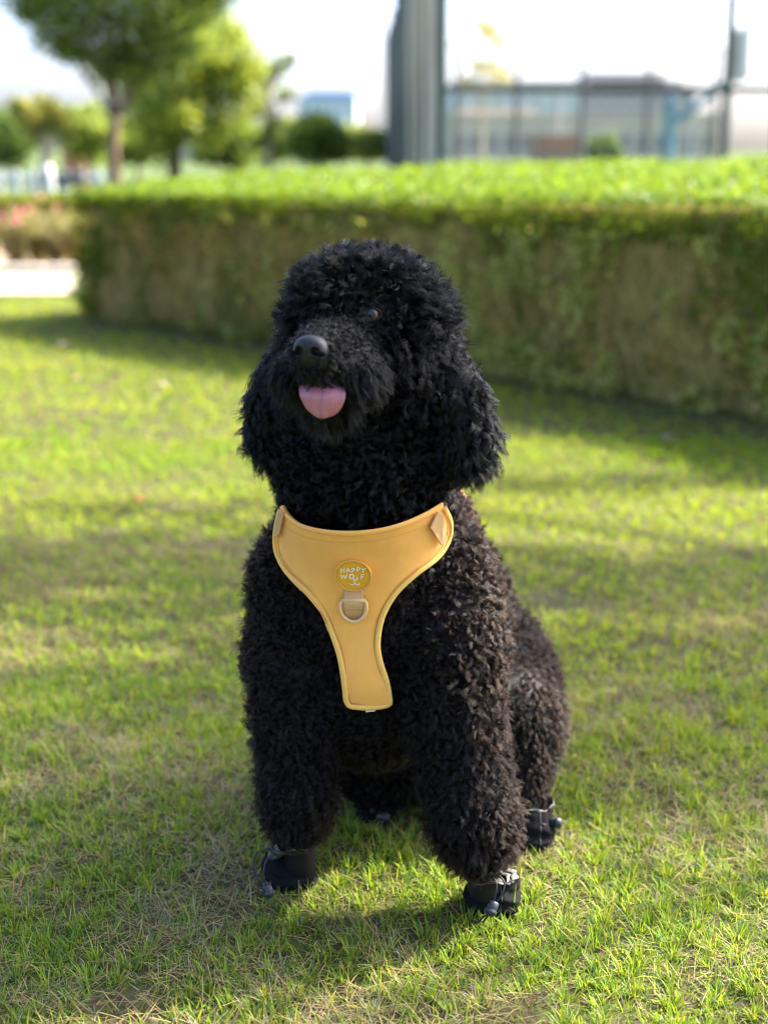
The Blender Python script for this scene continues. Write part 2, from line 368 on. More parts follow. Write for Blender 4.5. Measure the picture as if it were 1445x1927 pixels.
t = tw.build('twigs', M_twig, hedge); t['kind'] = 'stuff'

# pale weedy plant at the hedge's left foot
def small_plant(name, c, h_, n, spread, colA, colB, label, cat='plant', flowers=None, group=None, stems=None, lsize=.03):
    e = empty(name, (c[0], c[1], c[2] if len(c) > 2 else 0), label, cat, group); z0 = e.location.z
    sm = MB(); tips = []
    for k in range(stems or max(5, n // 60)):
        a = rng.random() * 6.283; r = spread * rng.random() ** .6
        p0 = np.array([c[0] + .15 * r * math.cos(a), c[1] + .15 * r * math.sin(a), z0 - .01]); p1 = np.array([c[0] + r * math.cos(a), c[1] + r * math.sin(a), z0 + h_ * (.6 + .4 * rng.random())])
        mid = (p0 + p1) / 2 + np.array([0, 0, h_ * .15]); pts = spline([p0, mid, p1], 6); sm.tube(pts, np.linspace(.006, .002, 6) * max(1, h_ * 1.5), 5); tips.append(pts)
    sm.build('stem', M_twig, e)
    T = np.array(tips); i = rng.integers(0, len(T), n); j = rng.random(n) ** .6 * 4.99; a = j.astype(int); f = (j - a)[:, None]
    P = T[i, a] * (1 - f) + T[i, np.minimum(a + 1, 5)] * f + rng.normal(0, spread * .13, (n, 3)); P[:, 2] = np.maximum(P[:, 2], z0 + .01)
    o = mk('foliage', *leaves(P, np.array([0, -.3, .8]) + rng.normal(0, .6, (n, 3)), lsize * (.7 + .6 * rng.random(n)), mixc(np.array(colA), np.array(colB), rng.random(n)))[:2], M_leaf, e, np.repeat(mixc(np.array(colA), np.array(colB), rng.random(n)), 4, 0)); o['kind'] = 'stuff'
    if flowers:
        fc, nf, fs = flowers; i = rng.integers(0, len(T), nf); P = T[i, 5] + rng.normal(0, spread * .18, (nf, 3)) + np.array([0, 0, .02])
        PP = np.repeat(P, 6, 0) + rng.normal(0, fs * .3, (nf * 6, 3)); V, F, C = leaves(PP, rng.normal(0, 1, (nf * 6, 3)), np.full(nf * 6, fs), np.tile(np.array(fc), (nf * 6, 1)) * (.8 + .4 * rng.random((nf * 6, 1))), .9)
        o = mk('blossoms', V, F, M_leaf, e, C); o['kind'] = 'stuff'
    return e
p = ground(168, 592)
small_plant('weed_plant', (p[0] - .03, p[1] + .1), .2, 500, .12, (.16, .24, .10), (.30, .36, .20), 'pale green leafy weed at the left foot of the hedge by the path', lsize=.028)

# ------------------------------------------------------------------ far planting and trees
def tree(name, px, Y, wpx, crown, nleaf, lsize, colA, colB, label, bark=None, group=None, base_z=0, cat='tree', trunk_top=None, limbs=9, tr=None):
    """crown: list of blobs (px, py, r_px[, squash]) seen at distance Y"""
    b = at(px, 280, Y); s_ = Y / FPX; e = empty(name, (b[0], Y, base_z), label, cat, group)
    tp = at(px, trunk_top or crown[0][1], Y); r0 = tr or wpx * s_ / 2
    pts = spline([np.array([b[0], Y, base_z - .05]), np.array([b[0] + r0 * .4, Y, (base_z + tp[2]) / 2]), tp], 9); pts[:, 0] += rng.normal(0, r0 * .18, 9)
    m = MB(); m.tube(pts, np.linspace(r0 * 1.15, r0 * .55, 9), 9); blobs = []
    for q in crown:
        c = at(q[0], q[1], Y); c[1] += rng.normal(0, q[2] * s_ * .5); blobs.append((c, q[2] * s_, q[3] if len(q) > 3 else .85))
    for c, r, sq in blobs[:limbs * 3]:
        st = pts[rng.integers(4, 9)]; mid = (st + c) / 2 + np.array([0, 0, .12 * r]); m.tube(spline([st, mid, c], 6), np.linspace(r0 * .38, r0 * .1, 6), 6)
    m.build('trunk', bark or M_bark, e, smooth=True)
    wts = np.array([r * r for c, r, sq in blobs]); k = rng.choice(len(blobs), nleaf, p=wts / wts.sum())
    C = np.array([b_[0] for b_ in blobs])[k]; R = np.array([b_[1] for b_ in blobs])[k]; SQ = np.array([b_[2] for b_ in blobs])[k]
    # leaves gather in twig clumps inside every blob
    nc = max(20, nleaf // 45); cd = nrm(rng.normal(size=(nc, 3))) * (rng.random((nc, 1)) ** .45); ci = rng.integers(0, nc, nleaf)
    dv = cd[(ci + k * 7) % nc] + rng.normal(0, .19, (nleaf, 3)); dv[:, 2] *= SQ
    P = C + dv * R[:, None]
    tone = np.clip(.5 + .35 * rng.normal(size=nc), 0, 1)[(ci + k * 7) % nc]; tone = np.clip(tone + rng.normal(0, .15, nleaf), 0, 1)
    V, F, CC = leaves(P, rng.normal(0, 1, (nleaf, 3)) + np.array([0, 0, .6]), lsize * (.6 + .8 * rng.random(nleaf)), mixc(np.array(colA), np.array(colB), tone), .6)
    o = mk('crown', V, F, M_leaf, e, CC); return e
GA, GB = (.035, .075, .020), (.16, .23, .045)
tree('park_tree', 210, 20, 22, [(230, 60, 95), (150, 40, 80), (320, 40, 85), (250, -60, 130), (110, 70, 45), (90, 10, 60), (200, 115, 55), (350, -20, 80), (290, 120, 50), (380, 10, 40), (140, -60, 110), (60, 20, 30), (48, -20, 60), (405, -30, 60), (125, 95, 26), (345, 95, 30)], 15000, .085, (.07, .12, .03), (.20, .28, .05), 'dark green park tree with a straight brown trunk rising beyond the hedge at left', trunk_top=30)
tree('park_tree', 322, 26, 26, [(330, 130, 105), (400, 110, 75), (430, 170, 60), (270, 200, 60), (330, 225, 70), (390, 230, 55), (360, 60, 65), (455, 120, 45), (230, 130, 50), (300, 270, 45), (420, 60, 45)], 13000, .11, (.10, .17, .035), (.42, .48, .07), 'bushy yellow green park tree standing behind the dark one', trunk_top=150)
tree('slender_tree', 505, 30, 14, [(520, 120, 28), (498, 150, 24), (535, 175, 20), (480, 200, 26), (515, 230, 22), (490, 265, 24), (545, 110, 16)], 1300, .10, (.10, .15, .05), (.26, .32, .10), 'thin sparse young tree between the bushy tree and the far pale building', M_barkp, trunk_top=140)
tree('pale_tree', 78, 24, 24, [(60, 220, 30), (105, 215, 26), (40, 205, 22), (85, 195, 24), (120, 235, 18), (75, 250, 20)], 1700, .10, (.17, .20, .05), (.36, .36, .10), 'pale forked tree at far left with thin yellowish foliage', M_barkp, trunk_top=230)
tree('round_shrub_tree', 600, 36, 10, [(600, 262, 50), (575, 275, 38), (632, 275, 36), (598, 248, 38)], 5000, .13, (.06, .11, .025), (.20, .28, .05), 'dark rounded shrub in front of the far pale building', trunk_top=270)
bg_trees = [
 (15, 40, [(0, 250, 50), (30, 265, 45), (-40, 240, 60), (5, 290, 40)], (.05, .10, .03), (.15, .22, .06), 'darkest dense bush at the extreme left edge beyond the flower bed'),
 (165, 38, [(165, 225, 40), (135, 240, 38), (190, 255, 38), (160, 275, 40), (120, 220, 25)], (.12, .18, .04), (.34, .40, .09), 'mid green bush mass just left of the brown trunk'),
 (255, 42, [(240, 260, 40), (275, 275, 36), (220, 285, 30), (265, 245, 30)], (.07, .13, .03), (.28, .36, .07), 'light green bush between the two large tree trunks'),
 (420, 44, [(420, 265, 38), (455, 250, 42), (395, 285, 30), (450, 285, 36)], (.07, .13, .03), (.28, .36, .07), 'bright green bush right of the bushy tree'),
 (540, 46, [(535, 265, 34), (505, 280, 30), (550, 245, 24)], (.14, .2, .05), (.36, .42, .1), 'small light bush left of the dark rounded shrub'),
 (690, 44, [(690, 270, 34), (660, 262, 28), (712, 272, 28)], (.14, .2, .05), (.36, .42, .1), 'light green low bush between the dark shrub and the court fence'),
 (1137, 70, [(1137, 275, 24), (1125, 288, 18), (1150, 285, 18)], (.06, .11, .03), (.18, .25, .06), 'small green bush in front of the far cream building'),
]
for (px, Y, cr, ca, cb, lab) in bg_trees:
    tree('bush', px, Y, 6, cr, 3800, .0038 * Y, ca, cb, lab, cat='bush', group='bushes beyond the hedge', trunk_top=275, tr=.06)
tree('yellow_tree', 905, 34, 6, [(925, 65, 26), (905, 45, 16), (945, 80, 16), (925, 130, 22), (950, 140, 18), (900, 125, 16), (860, 85, 12), (870, 30, 10), (880, 150, 12)], 950, .10, (.25, .24, .04), (.48, .42, .08), 'sparse yellow leaved tree seen through the chain link fence', M_barkp, trunk_top=120, tr=.05)

# flower bed shrubs
for i, (px, py, h_, lab, fl) in enumerate([
    (8, 505, .48, 'grey brown shrub with bright pink blossoms at the left edge of the flower bed', ((.60, .15, .34), 6, .036)),
    (52, 500, .42, 'dry shrub with a few pale pink blossoms in the flower bed', ((.50, .20, .24), 3, .035)),
    (88, 503, .36, 'low dry twiggy shrub in the middle of the flower bed', None),
    (122, 508, .40, 'dusty low shrub right of the middle of the flower bed', None),
    (155, 505, .42, 'yellowish low shrub in the flower bed beside the hedge', None)]):
    p = ground(px, py); small_plant('flower_shrub', (p[0], p[1] + .35, 0), h_, 900, .26, (.16, .13, .07), (.26, .27, .10) if i != 4 else (.34, .34, .10), lab, 'shrub', fl, 'shrubs in the flower bed', stems=26, lsize=.05)
bh = empty('low_hedge', (-3.9, 14.6, 0), 'low dark trimmed hedge line behind the flower bed', 'hedge')
MB().box((-5.1, 14.6, .2), (5.6, .5, .40)).build('inner_branches', M_core, bh)
n = 9000; P = np.stack([-5.1 + (rng.random(n) - .5) * 5.7, 14.6 + (rng.random(n) - .5) * .6, .02 + .44 * rng.random(n) ** .5], -1)
o = mk('foliage', *leaves(P, rng.normal(0, 1, (n, 3)), .05 + .03 * rng.random(n), mixc(LD, LG, rng.random(n)))[:2], M_leaf, bh, np.repeat(mixc(LD, LY, rng.random(n)), 4, 0)); o['kind'] = 'stuff'

# ------------------------------------------------------------------ far built things
M_white = pm('white_paint', (.78, .78, .76), .6, .3, 3, .05)
M_cream = pm('cream_render', (.60, .50, .38), .85, .2, .4, .08)
M_greyb = pm('grey_facade', (.40, .36, .34), .8, .2, .3, .1)
M_pale = pm('pale_facade', (.62, .64, .62), .8, .2, .3, .08)
M_teal = pm('hazed_teal_glass', (.44, .47, .42), .25, .5, .3, .1)  # paled towards the facade tone, distance haze put into the colour
M_bluer = pm('blue_roof', (.20, .32, .46), .5, .4, .3, .1)
M_win = pm('window_glass', (.22, .21, .20), .25, .5)
M_steelg = pm('green_post_paint', (.015, .045, .038), .5, .4, 8, .15)
M_screen = pm('windscreen_mesh', (.54, .45, .30), .9, .15, 2.5, .15, bump=.01, bscale=6)
M_screend = pm('dark_windscreen_mesh', (.15, .14, .11), .9, .15, 2.5, .15, bump=.01, bscale=6)  # darker mesh on the panels farther along the fence
M_conc = pm('concrete', (.42, .39, .32), .9, .2, 3, .12)
M_blue = pm('blue_paint', (.09, .22, .29), .45, .4, 6, .1)
M_lgrey = pm('light_grey_plastic', (.5, .5, .48), .6, .3)
M_dgrey = pm('dark_grey_paint', (.06, .06, .06), .6, .3)
M_wire = pm('galvanised_wire', (.20, .24, .22), .5, .4, metal=.3)
def X_at(px, Y): return at(px, 280, Y)[0]
def Z_at(py, Y): return at(722.5, py, Y)[2]
def building(name, px0, px1, py_top, Y, depth, mat, label, rows, cols, wz=(.0, 0), roofmat=None, roof=None, winmat=None, steps=None):
    x0, x1 = X_at(px0, Y), X_at(px1, Y); zt = Z_at(py_top, Y); e = empty(name, ((x0 + x1) / 2, Y, 0), label, 'building')
    m = MB(); m.box(((x0 + x1) / 2, Y + depth / 2, zt / 2 - .5), (x1 - x0, depth, zt + 1)); m.build('wall', mat, e)
    m = MB(); m.box(((x0 + x1) / 2, Y + depth / 2, zt + .25), ((x1 - x0) * 1.015, depth * 1.02, .5)); m.build('roof', roofmat or mat, e)
    for st in (steps or []):
        a, b = X_at(st[0], Y), X_at(st[1], Y); zz = Z_at(st[2], Y); m = MB(); m.box(((a + b) / 2, Y + depth / 2, (zt + zz) / 2 + .25), (b - a, depth * .7, zz - zt)); m.build('roof_block', st[3] if len(st) > 3 else mat, e)
    sh = None
    for r in range(rows):
        for c in range(cols):
            cw = (x1 - x0) / cols; ww = cw * .58; hh = (wz[1] - wz[0]) / rows; zc = wz[0] + (r + .5) * hh
            xc = x0 + (c + .5) * cw
            if sh is None:
                m = MB(); m.box((0, 0, 0), (ww, .12, hh * .6)); w0 = m.build('window', winmat or M_win, e); sh = w0.data; w0.matrix_parent_inverse = Matrix.Identity(4); w0.location = (xc - e.location.x, -.03, zc)
            else:
                o = bpy.data.objects.new('window', sh); COL.objects.link(o); o.parent = e; o.location = (xc - e.location.x, -.03, zc)
    return e
building('low_building', 848, 1350, 222, 150, 18, M_cream, 'long low cream building with a row of dark windows beyond the sports court', 1, 16, (.3, 2.9), steps=[(860, 1010, 208)])
building('glass_building', 850, 1092, 158, 220, 22, M_pale, 'pale building with teal glass bands behind the cream building', 2, 7, (6.2, 10.8), winmat=M_teal, roofmat=M_greyb)
building('grey_building', 1090, 1300, 165, 260, 30, M_greyb, 'broad grey building with a stepped roof on the skyline right of centre', 3, 9, (2.5, 11.5), steps=[(1100, 1290, 150), (1112, 1255, 136)], winmat=pm('grey_window_glass', (.17, .18, .21), .3, .5))
building('tower_building', 562, 672, 186, 320, 26, M_pale, 'far pale building with a blue roof rising behind the dark rounded shrub', 3, 6, (3, 11), roofmat=M_bluer, steps=[(575, 668, 172, M_bluer)], winmat=pm('blue_window_glass', (.30, .42, .50), .3, .5))
building('kiosk', 1012, 1090, 270, 90, 5, pm('brown_render', (.34, .17, .10), .8, .2, 1, .1), 'small low brown kiosk in front of the cream building', 1, 3, (.2, .8))
building('villa', 340, 400, 284, 120, 9, pm('white_villa_render', (.70, .66, .60), .8, .2, 1, .05), 'small white villa glimpsed under the bushy tree', 1, 3, (.2, .6))

# near court fence: two tall posts, rails, chain link
YF = 16.0
cf = empty('court_fence', (X_at(1100, YF), YF, 0), 'tall dark green chain link court fence with thick posts behind the hedge', 'fence')
post = None
for px in (831, 1362, 1905):
    m = MB(); m.lathe([(.052, -.1), (.052, 4.6), (.03, 4.64)], (X_at(px, YF), YF, 0), n=12); m.build('post', M_steelg, cf, smooth=False)
for z, r in ((Z_at(166, YF), .028), (4.5, .028), (.12, .02)):
    m = MB(); m.tube([(X_at(831, YF), YF, z), (X_at(1905, YF), YF, z)], r, 8); m.build('rail', M_dgrey if r > .025 else M_steelg, cf)
def chainlink(x0, x1, y, z0, z1, step, r, name, parent, mat):
    m = MB(); W, Hh = x1 - x0, z1 - z0
    for sgn in (1, -1):
        k = -Hh
        while k < W:
            a0, b0 = max(k, 0), max(-k, 0); a1, b1 = min(k + Hh, W), min(Hh, W - k)
            if a1 > a0:
                p0, p1 = (a0, b0), (a1, b1)
                if sgn < 0: p0, p1 = (W - a0, b0), (W - a1, b1)
                m.tube([(x0 + p0[0], y, z0 + p0[1]), (x0 + p1[0], y, z0 + p1[1])], r, 3, cap=False)
            k += step
    return m.build(name, mat, parent)
chainlink(X_at(831, YF), X_at(1905, YF), YF + .03, .12, 4.5, .075, .0017, 'chain_link', cf, M_wire)
# light box on the second post
fl = empty('floodlight_box', (X_at(1383, YF), YF + .1, Z_at(108, YF)), 'light grey box fixed beside the right court fence post', 'box')
bevel(MB().box((X_at(1384, YF), YF + .1, Z_at(105, YF)), (.12, .14, .52)).build('housing', M_lgrey, fl), .01)
MB().box((X_at(1372, YF), YF + .07, Z_at(105, YF)), (.08, .04, .06)).build('bracket', M_dgrey, fl)
# side fence running away with windscreen panels
sf = empty('screened_side_fence', (X_at(820, YF), YF, 0), 'side fence with grey fabric windscreen panels receding from the corner post', 'fence')
P0 = np.array([X_at(818, YF), YF + .06]); P1 = np.array([X_at(728, 44), 44.0]); nseg = 8
cuts = [0, .09, .2, .33, .46, .6, .73, .87, 1.0]
for k in range(nseg + 1):
    q = P0 + (P1 - P0) * cuts[k]; m = MB(); rp_ = .075 if k == 0 else .045; m.lathe([(rp_, -.1), (rp_, 4.15), (.02, 4.18)], (q[0], q[1], 0), n=10); m.build('post', M_conc if k == 0 else M_steelg, sf)
for k in range(nseg):
    a = P0 + (P1 - P0) * (cuts[k]); b = P0 + (P1 - P0) * cuts[k + 1]; dv = (b - a) / np.linalg.norm(b - a); a = a + dv * .08; b = b - dv * .08
    nn = 12; U = np.linspace(0, 1, nn); Z = np.linspace(.15, 4.0, 7); G = np.array([[[*(a + (b - a) * u + np.array([-.03 * math.sin(u * 9 + z * 2), 0]) * .6), z] for z in Z] for u in U])
    o = MB().grid(G).build('screen_panel', M_screen if k < 3 else M_screend, sf, smooth=True); md = o.modifiers.new('t', 'SOLIDIFY'); md.thickness = .012
# far court posts, rail and hoop
ff = empty('far_court_fence', (X_at(1090, 42), 42, 0), 'thin far side fence of the sports court seen through the near mesh', 'fence')
for px in (858, 970, 1093, 1215, 1340, 1460):
    MB().lathe([(.07, -.1), (.07, 3.7), (.03, 3.75)], (X_at(px, 42), 42, 0), n=8).build('post', M_dgrey, ff)
for py in (98, 172):
    MB().tube([(X_at(858, 42), 42, Z_at(py, 42)), (X_at(1460, 42), 42, Z_at(py, 42))], .05 if py > 100 else .02, 6).build('rail', M_dgrey, ff)
chainlink(X_at(858, 42), X_at(1460, 42), 42.05, .2, 3.6, .22, .004, 'chain_link', ff, M_wire)
YB = 31
bs = empty('basketball_stand', (X_at(1268, YB), YB, 0), 'blue basketball stand with diagonal arm on the court', 'basketball stand')
MB().lathe([(.13, 0), (.13, Z_at(185, YB)), (.08, Z_at(180, YB))], (X_at(1258, YB), YB, 0), n=14).build('pole', M_blue, bs)
MB().tube([(X_at(1258, YB), YB, Z_at(235, YB)), (X_at(1300, YB), YB, Z_at(205, YB)), (X_at(1372, YB), YB, Z_at(140, YB))], [.09, .08, .06], 8).build('arm', M_blue, bs)
MB().box((X_at(1380, YB), YB, Z_at(100, YB)), (.06, 1.7, 1.05)).build('backboard', M_white, bs)
hp = [(X_at(1380, YB) + .30 + .225 * math.cos(a), YB + .225 * math.sin(a), Z_at(145, YB) + .1) for a in np.linspace(0, 6.283, 20)]
MB().tube(hp, .012, 6, cap=False).build('hoop', pm('orange_paint', (.6, .15, .03), .5), bs)
# lamp posts on the skyline
def lamp(px, py_top, Y, label, two=True):
    z = Z_at(py_top, Y); x = X_at(px, Y); e = empty('street_lamp', (x, Y, 0), label, 'street lamp', 'lamp posts on the skyline')
    MB().tube([(x, Y, 0), (x, Y, z)], [.09, .05], 8).build('pole', M_lgrey, e)
    m = MB(); m.box((x, Y, z + .03), (1.7 if two else 1.0, .06, .06)); m.build('arm', M_lgrey, e)
    for s_ in ((-1, 1) if two else (1,)): MB().box((x + s_ * .85, Y, z + .02), (.45, .2, .1)).build('lamp_head', M_dgrey, e)
lamp(1215, 86, 75, 'double armed lamp post right of centre on the skyline')
lamp(1052, 128, 95, 'short lamp post above the glass building', False)
lamp(1302, 80, 100, 'single armed lamp post nearest the basketball stand', False)
lamp(722, -40, 60, 'tall lamp post left of the screened fence', False)

# left background street things
wf = empty('white_railing', (-5.5, 21.5, 0), 'low white railing beyond the flower bed at far left', 'railing')
for k in range(16):
    MB().box((-7.6 + k * .24, 21.5, .28), (.12, .05, .62)).build('slat', M_white, wf)
for z in (.15, .5): MB().box((-5.8, 21.54, z), (3.8, .03, .07)).build('rail', M_white, wf)
bn = empty('park_bench', (X_at(105, 19), 19, 0), 'dark grey park bench at far left behind the low hedge', 'bench')
xb = X_at(105, 19)
for k in range(3): MB().box((xb, 18.85 + k * .12, .33), (.62, .1, .03)).build('seat_slat', M_dgrey, bn)
for k in range(3): MB().box((xb, 19.2, .42 + k * .07), (.62, .03, .055)).build('back_slat', M_dgrey, bn)
for s_ in (-.26, .26):
    for yy in (18.86, 19.18): MB().box((xb + s_, yy, .165), (.05, .05, .33)).build('leg', M_dgrey, bn)
bo = empty('white_bollard', (X_at(88, 18), 18, 0), 'white round topped bollard beside the pale forked tree', 'bollard')
MB().lathe([(.07, 0), (.07, .62), (.055, .68), (.02, .71)], (X_at(88, 18), 18, 0), n=14).build('shaft', M_white, bo, smooth=True)
MB().lathe([(.073, .50), (.073, .56)], (X_at(88, 18), 18, 0), n=14).build('band', M_lgrey, bo)
sg = empty('salmon_kiosk', (X_at(132, 40), 40, 0), 'small salmon coloured booth with a white roof far left', 'booth')
MB().box((X_at(132, 40), 40.4, .45), (.55, .6, 1.0)).build('wall', pm('salmon_paint', (.55, .26, .17), .8, .2, 3, .1), sg)
MB().add([(X_at(132, 40) + a, 40.4 + b, z) for a, b, z in ((-.4, -.4, .95), (.5, -.4, .95), (.5, .4, .95), (-.4, .4, .95), (.05, 0, 1.3))], [(0, 1, 4), (1, 2, 4), (2, 3, 4), (3, 0, 4), (3, 2, 1, 0)]).build('roof', M_white, sg)

# the tree right of the picture whose crown shades the dog and the foreground
SH = SUN[:2] / SUN[2]
st = empty('shade_tree', (5.3, 4.6, 0), 'broad leafy tree outside the picture on the right shading the lawn', 'tree')
tb = MB(); trunk = spline([(5.3, 4.6, -.05), (5.22, 4.5, 1.3), (5.1, 4.35, 2.6), (4.95, 4.2, 3.6)], 12); tb.tube(trunk, np.linspace(.16, .09, 12), 12)
clumps = []
r2 = np.random.default_rng(5)
while len(clumps) < 210:
    gx, gy = r2.uniform(-2.4, 1.6), r2.uniform(.75, 3.35)
    edge = 3.22 - .10 * (gx + .3) if gx < 0 else 3.05
    if gy > edge: continue
    if gy < 1.28 + .12 * math.sin(gx * 5) and r2.random() < .75 and gx > -.55: continue
    dens = vnoise(gx, gy, .42, 81) * .6 + vnoise(gx, gy, .17, 82) * .4
    if gx > .25 and gy > 2.0: dens -= .12
    if dens < .38 and r2.random() < .8: continue
    z = r2.uniform(3.0, 5.0); clumps.append((gx + SH[0] * z, gy + SH[1] * z, z, r2.uniform(.16, .34)))
for _ in range(44):
    gx = r2.uniform(-1.7, .1); gy = 2.72 + .12 * (gx + 1.7) + r2.uniform(0, .42); z = r2.uniform(3.2, 4.8); clumps.append((gx + SH[0] * z, gy + SH[1] * z, z, r2.uniform(.16, .26)))
for _ in range(14):
    gx = r2.uniform(.3, 1.5); gy = 2.85 + r2.uniform(0, .2); z = r2.uniform(3.2, 4.6); clumps.append((gx + SH[0] * z, gy + SH[1] * z, z, r2.uniform(.12, .2)))
for _ in range(12):                      # the head sits in full shade
    hx_, hy_, z = r2.uniform(-.13, .02), r2.uniform(1.44, 1.62), r2.uniform(3.4, 4.6); clumps.append((hx_ + SH[0] * (z - .7), hy_ + SH[1] * (z - .7), z, .17))
cc = np.array(clumps)
def clear(pts):
    t = pts[:, 2] - .42; return np.all(((pts[:, 0] - SH[0] * t - .165) / .16) ** 2 + ((pts[:, 1] - SH[1] * t - 1.60) / .17) ** 2 > 1)
for c in cc[::4]:
    s_ = trunk[r2.integers(6, 12)]; lp = spline([s_, (s_ + c[:3]) / 2 + np.array([0, 0, .15]), c[:3]], 6)
    if clear(spline(lp, 30)): tb.tube(lp, np.linspace(.035, .008, 6), 6)
for gy0, gx0, gx1 in ((3.45, -.9, .2), (3.75, .3, 1.2)):   # two long outer boughs
    z = 4.0; a = np.array([gx0 + SH[0] * z, gy0 + SH[1] * z, z]); b_ = np.array([gx1 + SH[0] * z, gy0 + .12 + SH[1] * z, z + .1]); cc = np.concatenate([cc, [[*(a + (b_ - a) * t), .13] for t in np.linspace(0, 1, 5)]]); tb.tube([trunk[9], b_, a], [.03, .02, .008], 6)
tb.build('trunk', M_bark, st, smooth=True)
n = 8600; k = rng.integers(0, len(cc), n); P = cc[k, :3] + nrm(rng.normal(size=(n, 3))) * (rng.random((n, 1)) ** .5) * cc[k, 3:4] * np.array([1, 1, .7])
# sun gap that reaches the dog's shoulder
def landing(P, z): t = (P[:, 2] - z); return P[:, 0] - SH[0] * t, P[:, 1] - SH[1] * t
hx, hy = landing(P, .40); gap = ((hx - .165) / .10) ** 2 + ((hy - 1.60) / .12) ** 2 < 1
P = P[~gap]; n = len(P)
V, F, C = leaves(P, rng.normal(0, 1, (n, 3)) + SUN * .6, .05 + .04 * rng.random(n), mixc(np.array(GA), np.array(GB), rng.random(n)), .55); mk('crown', V, F, M_leaf, st, C)

# ================================================================== DOG
prims = []   # (type, data..., k, region)
def cone(a, b, ra, rb, reg, k=.03): prims.append(('c', np.array(a, float), np.array(b, float), ra, rb, k, reg))
def ell(c, r, reg, k=.03, yaw=0): prims.append(('e', np.array(c, float), np.array(r, float), yaw, 0, k, reg))
def chain(pts, reg, k=.03):
    for a, b in zip(pts[:-1], pts[1:]): cone(a[0], b[0], a[1], b[1], reg, k)
A = at
# torso
ell(A(686, 1150, 1.665), (.120, .115, .185), 'body', .05)
cone(A(690, 1250, 1.69), A(770, 1380, 1.88), .10, .085, 'belly', .05)            # belly
chain([(A(700, 1000, 1.66), .083), (A(758, 1015, 1.76), .078), (A(808, 1140, 1.88), .093), ((.10, 1.96, .155), .115)], 'body', .05)
ell((.11, 1.99, .125), (.125, .13, .115), 'body', .04)
# tail stub at the back
chain([((.14, 2.09, .08), .03), ((.18, 2.17, .06), .025), ((.22, 2.20, .055), .02)], 'body', .02)
# neck
chain([(A(692, 720, 1.575), .07), (A(684, 890, 1.585), .084), (A(684, 1000, 1.63), .088)], 'neck', .03)
# shoulders and forelegs
chain([(A(550, 1080, 1.65), .047), (A(548, 1230, 1.625), .048), (A(556, 1350, 1.60), .044)], 'body', .03)
chain([(A(556, 1350, 1.60), .044), (A(558, 1440, 1.59), .038), (A(560, 1490, 1.58), .039), (A(560, 1528, 1.580), .036)], 'leg', .02)
cone(A(556, 1530, 1.590), (-.104, 1.600, .030), .022, .020, 'paw', .006)
chain([(A(838, 1075, 1.63), .047), (A(852, 1200, 1.60), .053), (A(850, 1320, 1.575), .050)], 'body', .03)
chain([(A(850, 1320, 1.575), .050), (A(876, 1440, 1.555), .043), (A(890, 1520, 1.535), .044), (A(900, 1568, 1.532), .040)], 'leg', .02)
cone(A(898, 1568, 1.535), (.121, 1.537, .030), .022, .020, 'paw', .006)
# hind right: thigh, shank, foot
chain([((.145, 1.95, .14), .098), (A(950, 1356, 1.80), .069)], 'hind', .03)
chain([(A(950, 1356, 1.80), .069), (A(964, 1440, 1.765), .042), (A(978, 1500, 1.75), .027)], 'hind', .02)
cone(A(978, 1500, 1.75), (.190, 1.725, .028), .021, .020, 'paw', .008)
# hind left
chain([((.02, 1.93, .14), .095), ((-.045, 1.80, .10), .052), ((-.012, 1.775, .06), .032)], 'belly', .02)  # belly region, so it takes the same blacker fur
chain([((.050, 1.80, .11), .036), ((.035, 1.775, .07), .028)], 'hind', .02)
# head
ell(A(701, 614, 1.575), (.073, .088, .070), 'crown', .03, math.radians(-20))
ell(A(664, 585, 1.535), (.056, .055, .050), 'crown', .025, math.radians(-20))
ell(A(764, 695, 1.565), (.047, .052, .056), 'cheek', .03)
ell(A(588, 700, 1.575), (.032, .045, .048), 'cheek', .03)
cone(A(640, 655, 1.50), A(592, 664, 1.415), .040, .0235, 'muzzle', .018)
ell(A(654, 690, 1.460), (.037, .041, .026), 'stache', .014, math.radians(-20))
ell(A(560, 690, 1.470), (.020, .034, .022), 'stache', .014, math.radians(-20))
cone(A(628, 742, 1.50), A(612, 752, 1.447), .030, .019, 'chin', .010)
# ears
chain([(A(826, 655, 1.560), .022), (A(858, 725, 1.545), .025), (A(878, 800, 1.54), .026), (A(884, 838, 1.54), .024)], 'ear', .010)
chain([(A(528, 672, 1.605), .017), (A(516, 740, 1.605), .022), (A(514, 800, 1.605), .024), (A(522, 832, 1.60), .021)], 'ear', .010)
def pdist(p, P):
    t, a, b, ra, rb = p[:5]
    if t == 'c':
        ba = b - a; h_ = np.clip(((P - a) @ ba) / max(ba @ ba, 1e-9), 0, 1); return np.linalg.norm(P - a - h_[..., None] * ba, axis=-1) - (ra + (rb - ra) * h_)
    q = P - a; c_, s_ = math.cos(ra), math.sin(ra)
    q = np.stack([q[..., 0] * c_ + q[..., 1] * s_, -q[..., 0] * s_ + q[..., 1] * c_, q[..., 2]], -1)
    k0 = np.linalg.norm(q / b, axis=-1); k1 = np.linalg.norm(q / (b * b), axis=-1); return k0 * (k0 - 1) / np.maximum(k1, 1e-6)
def smin(a, b, k):
    h_ = np.clip(.5 + .5 * (b - a) / k, 0, 1); return b * (1 - h_) + a * h_ - k * h_ * (1 - h_)
MOUTH = ('e', A(610, 722, 1.440), np.array([.019, .030, .0085]), math.radians(-20), 0)
def sdf(P, regs=None):
    d = np.full(P.shape[:-1], 1.0)
    for p in prims:
        if regs and p[6] not in regs: continue
        d = smin(pdist(p, P), d, p[5])
    if not regs: d = np.maximum(d, -pdist(MOUTH, P))
    return d
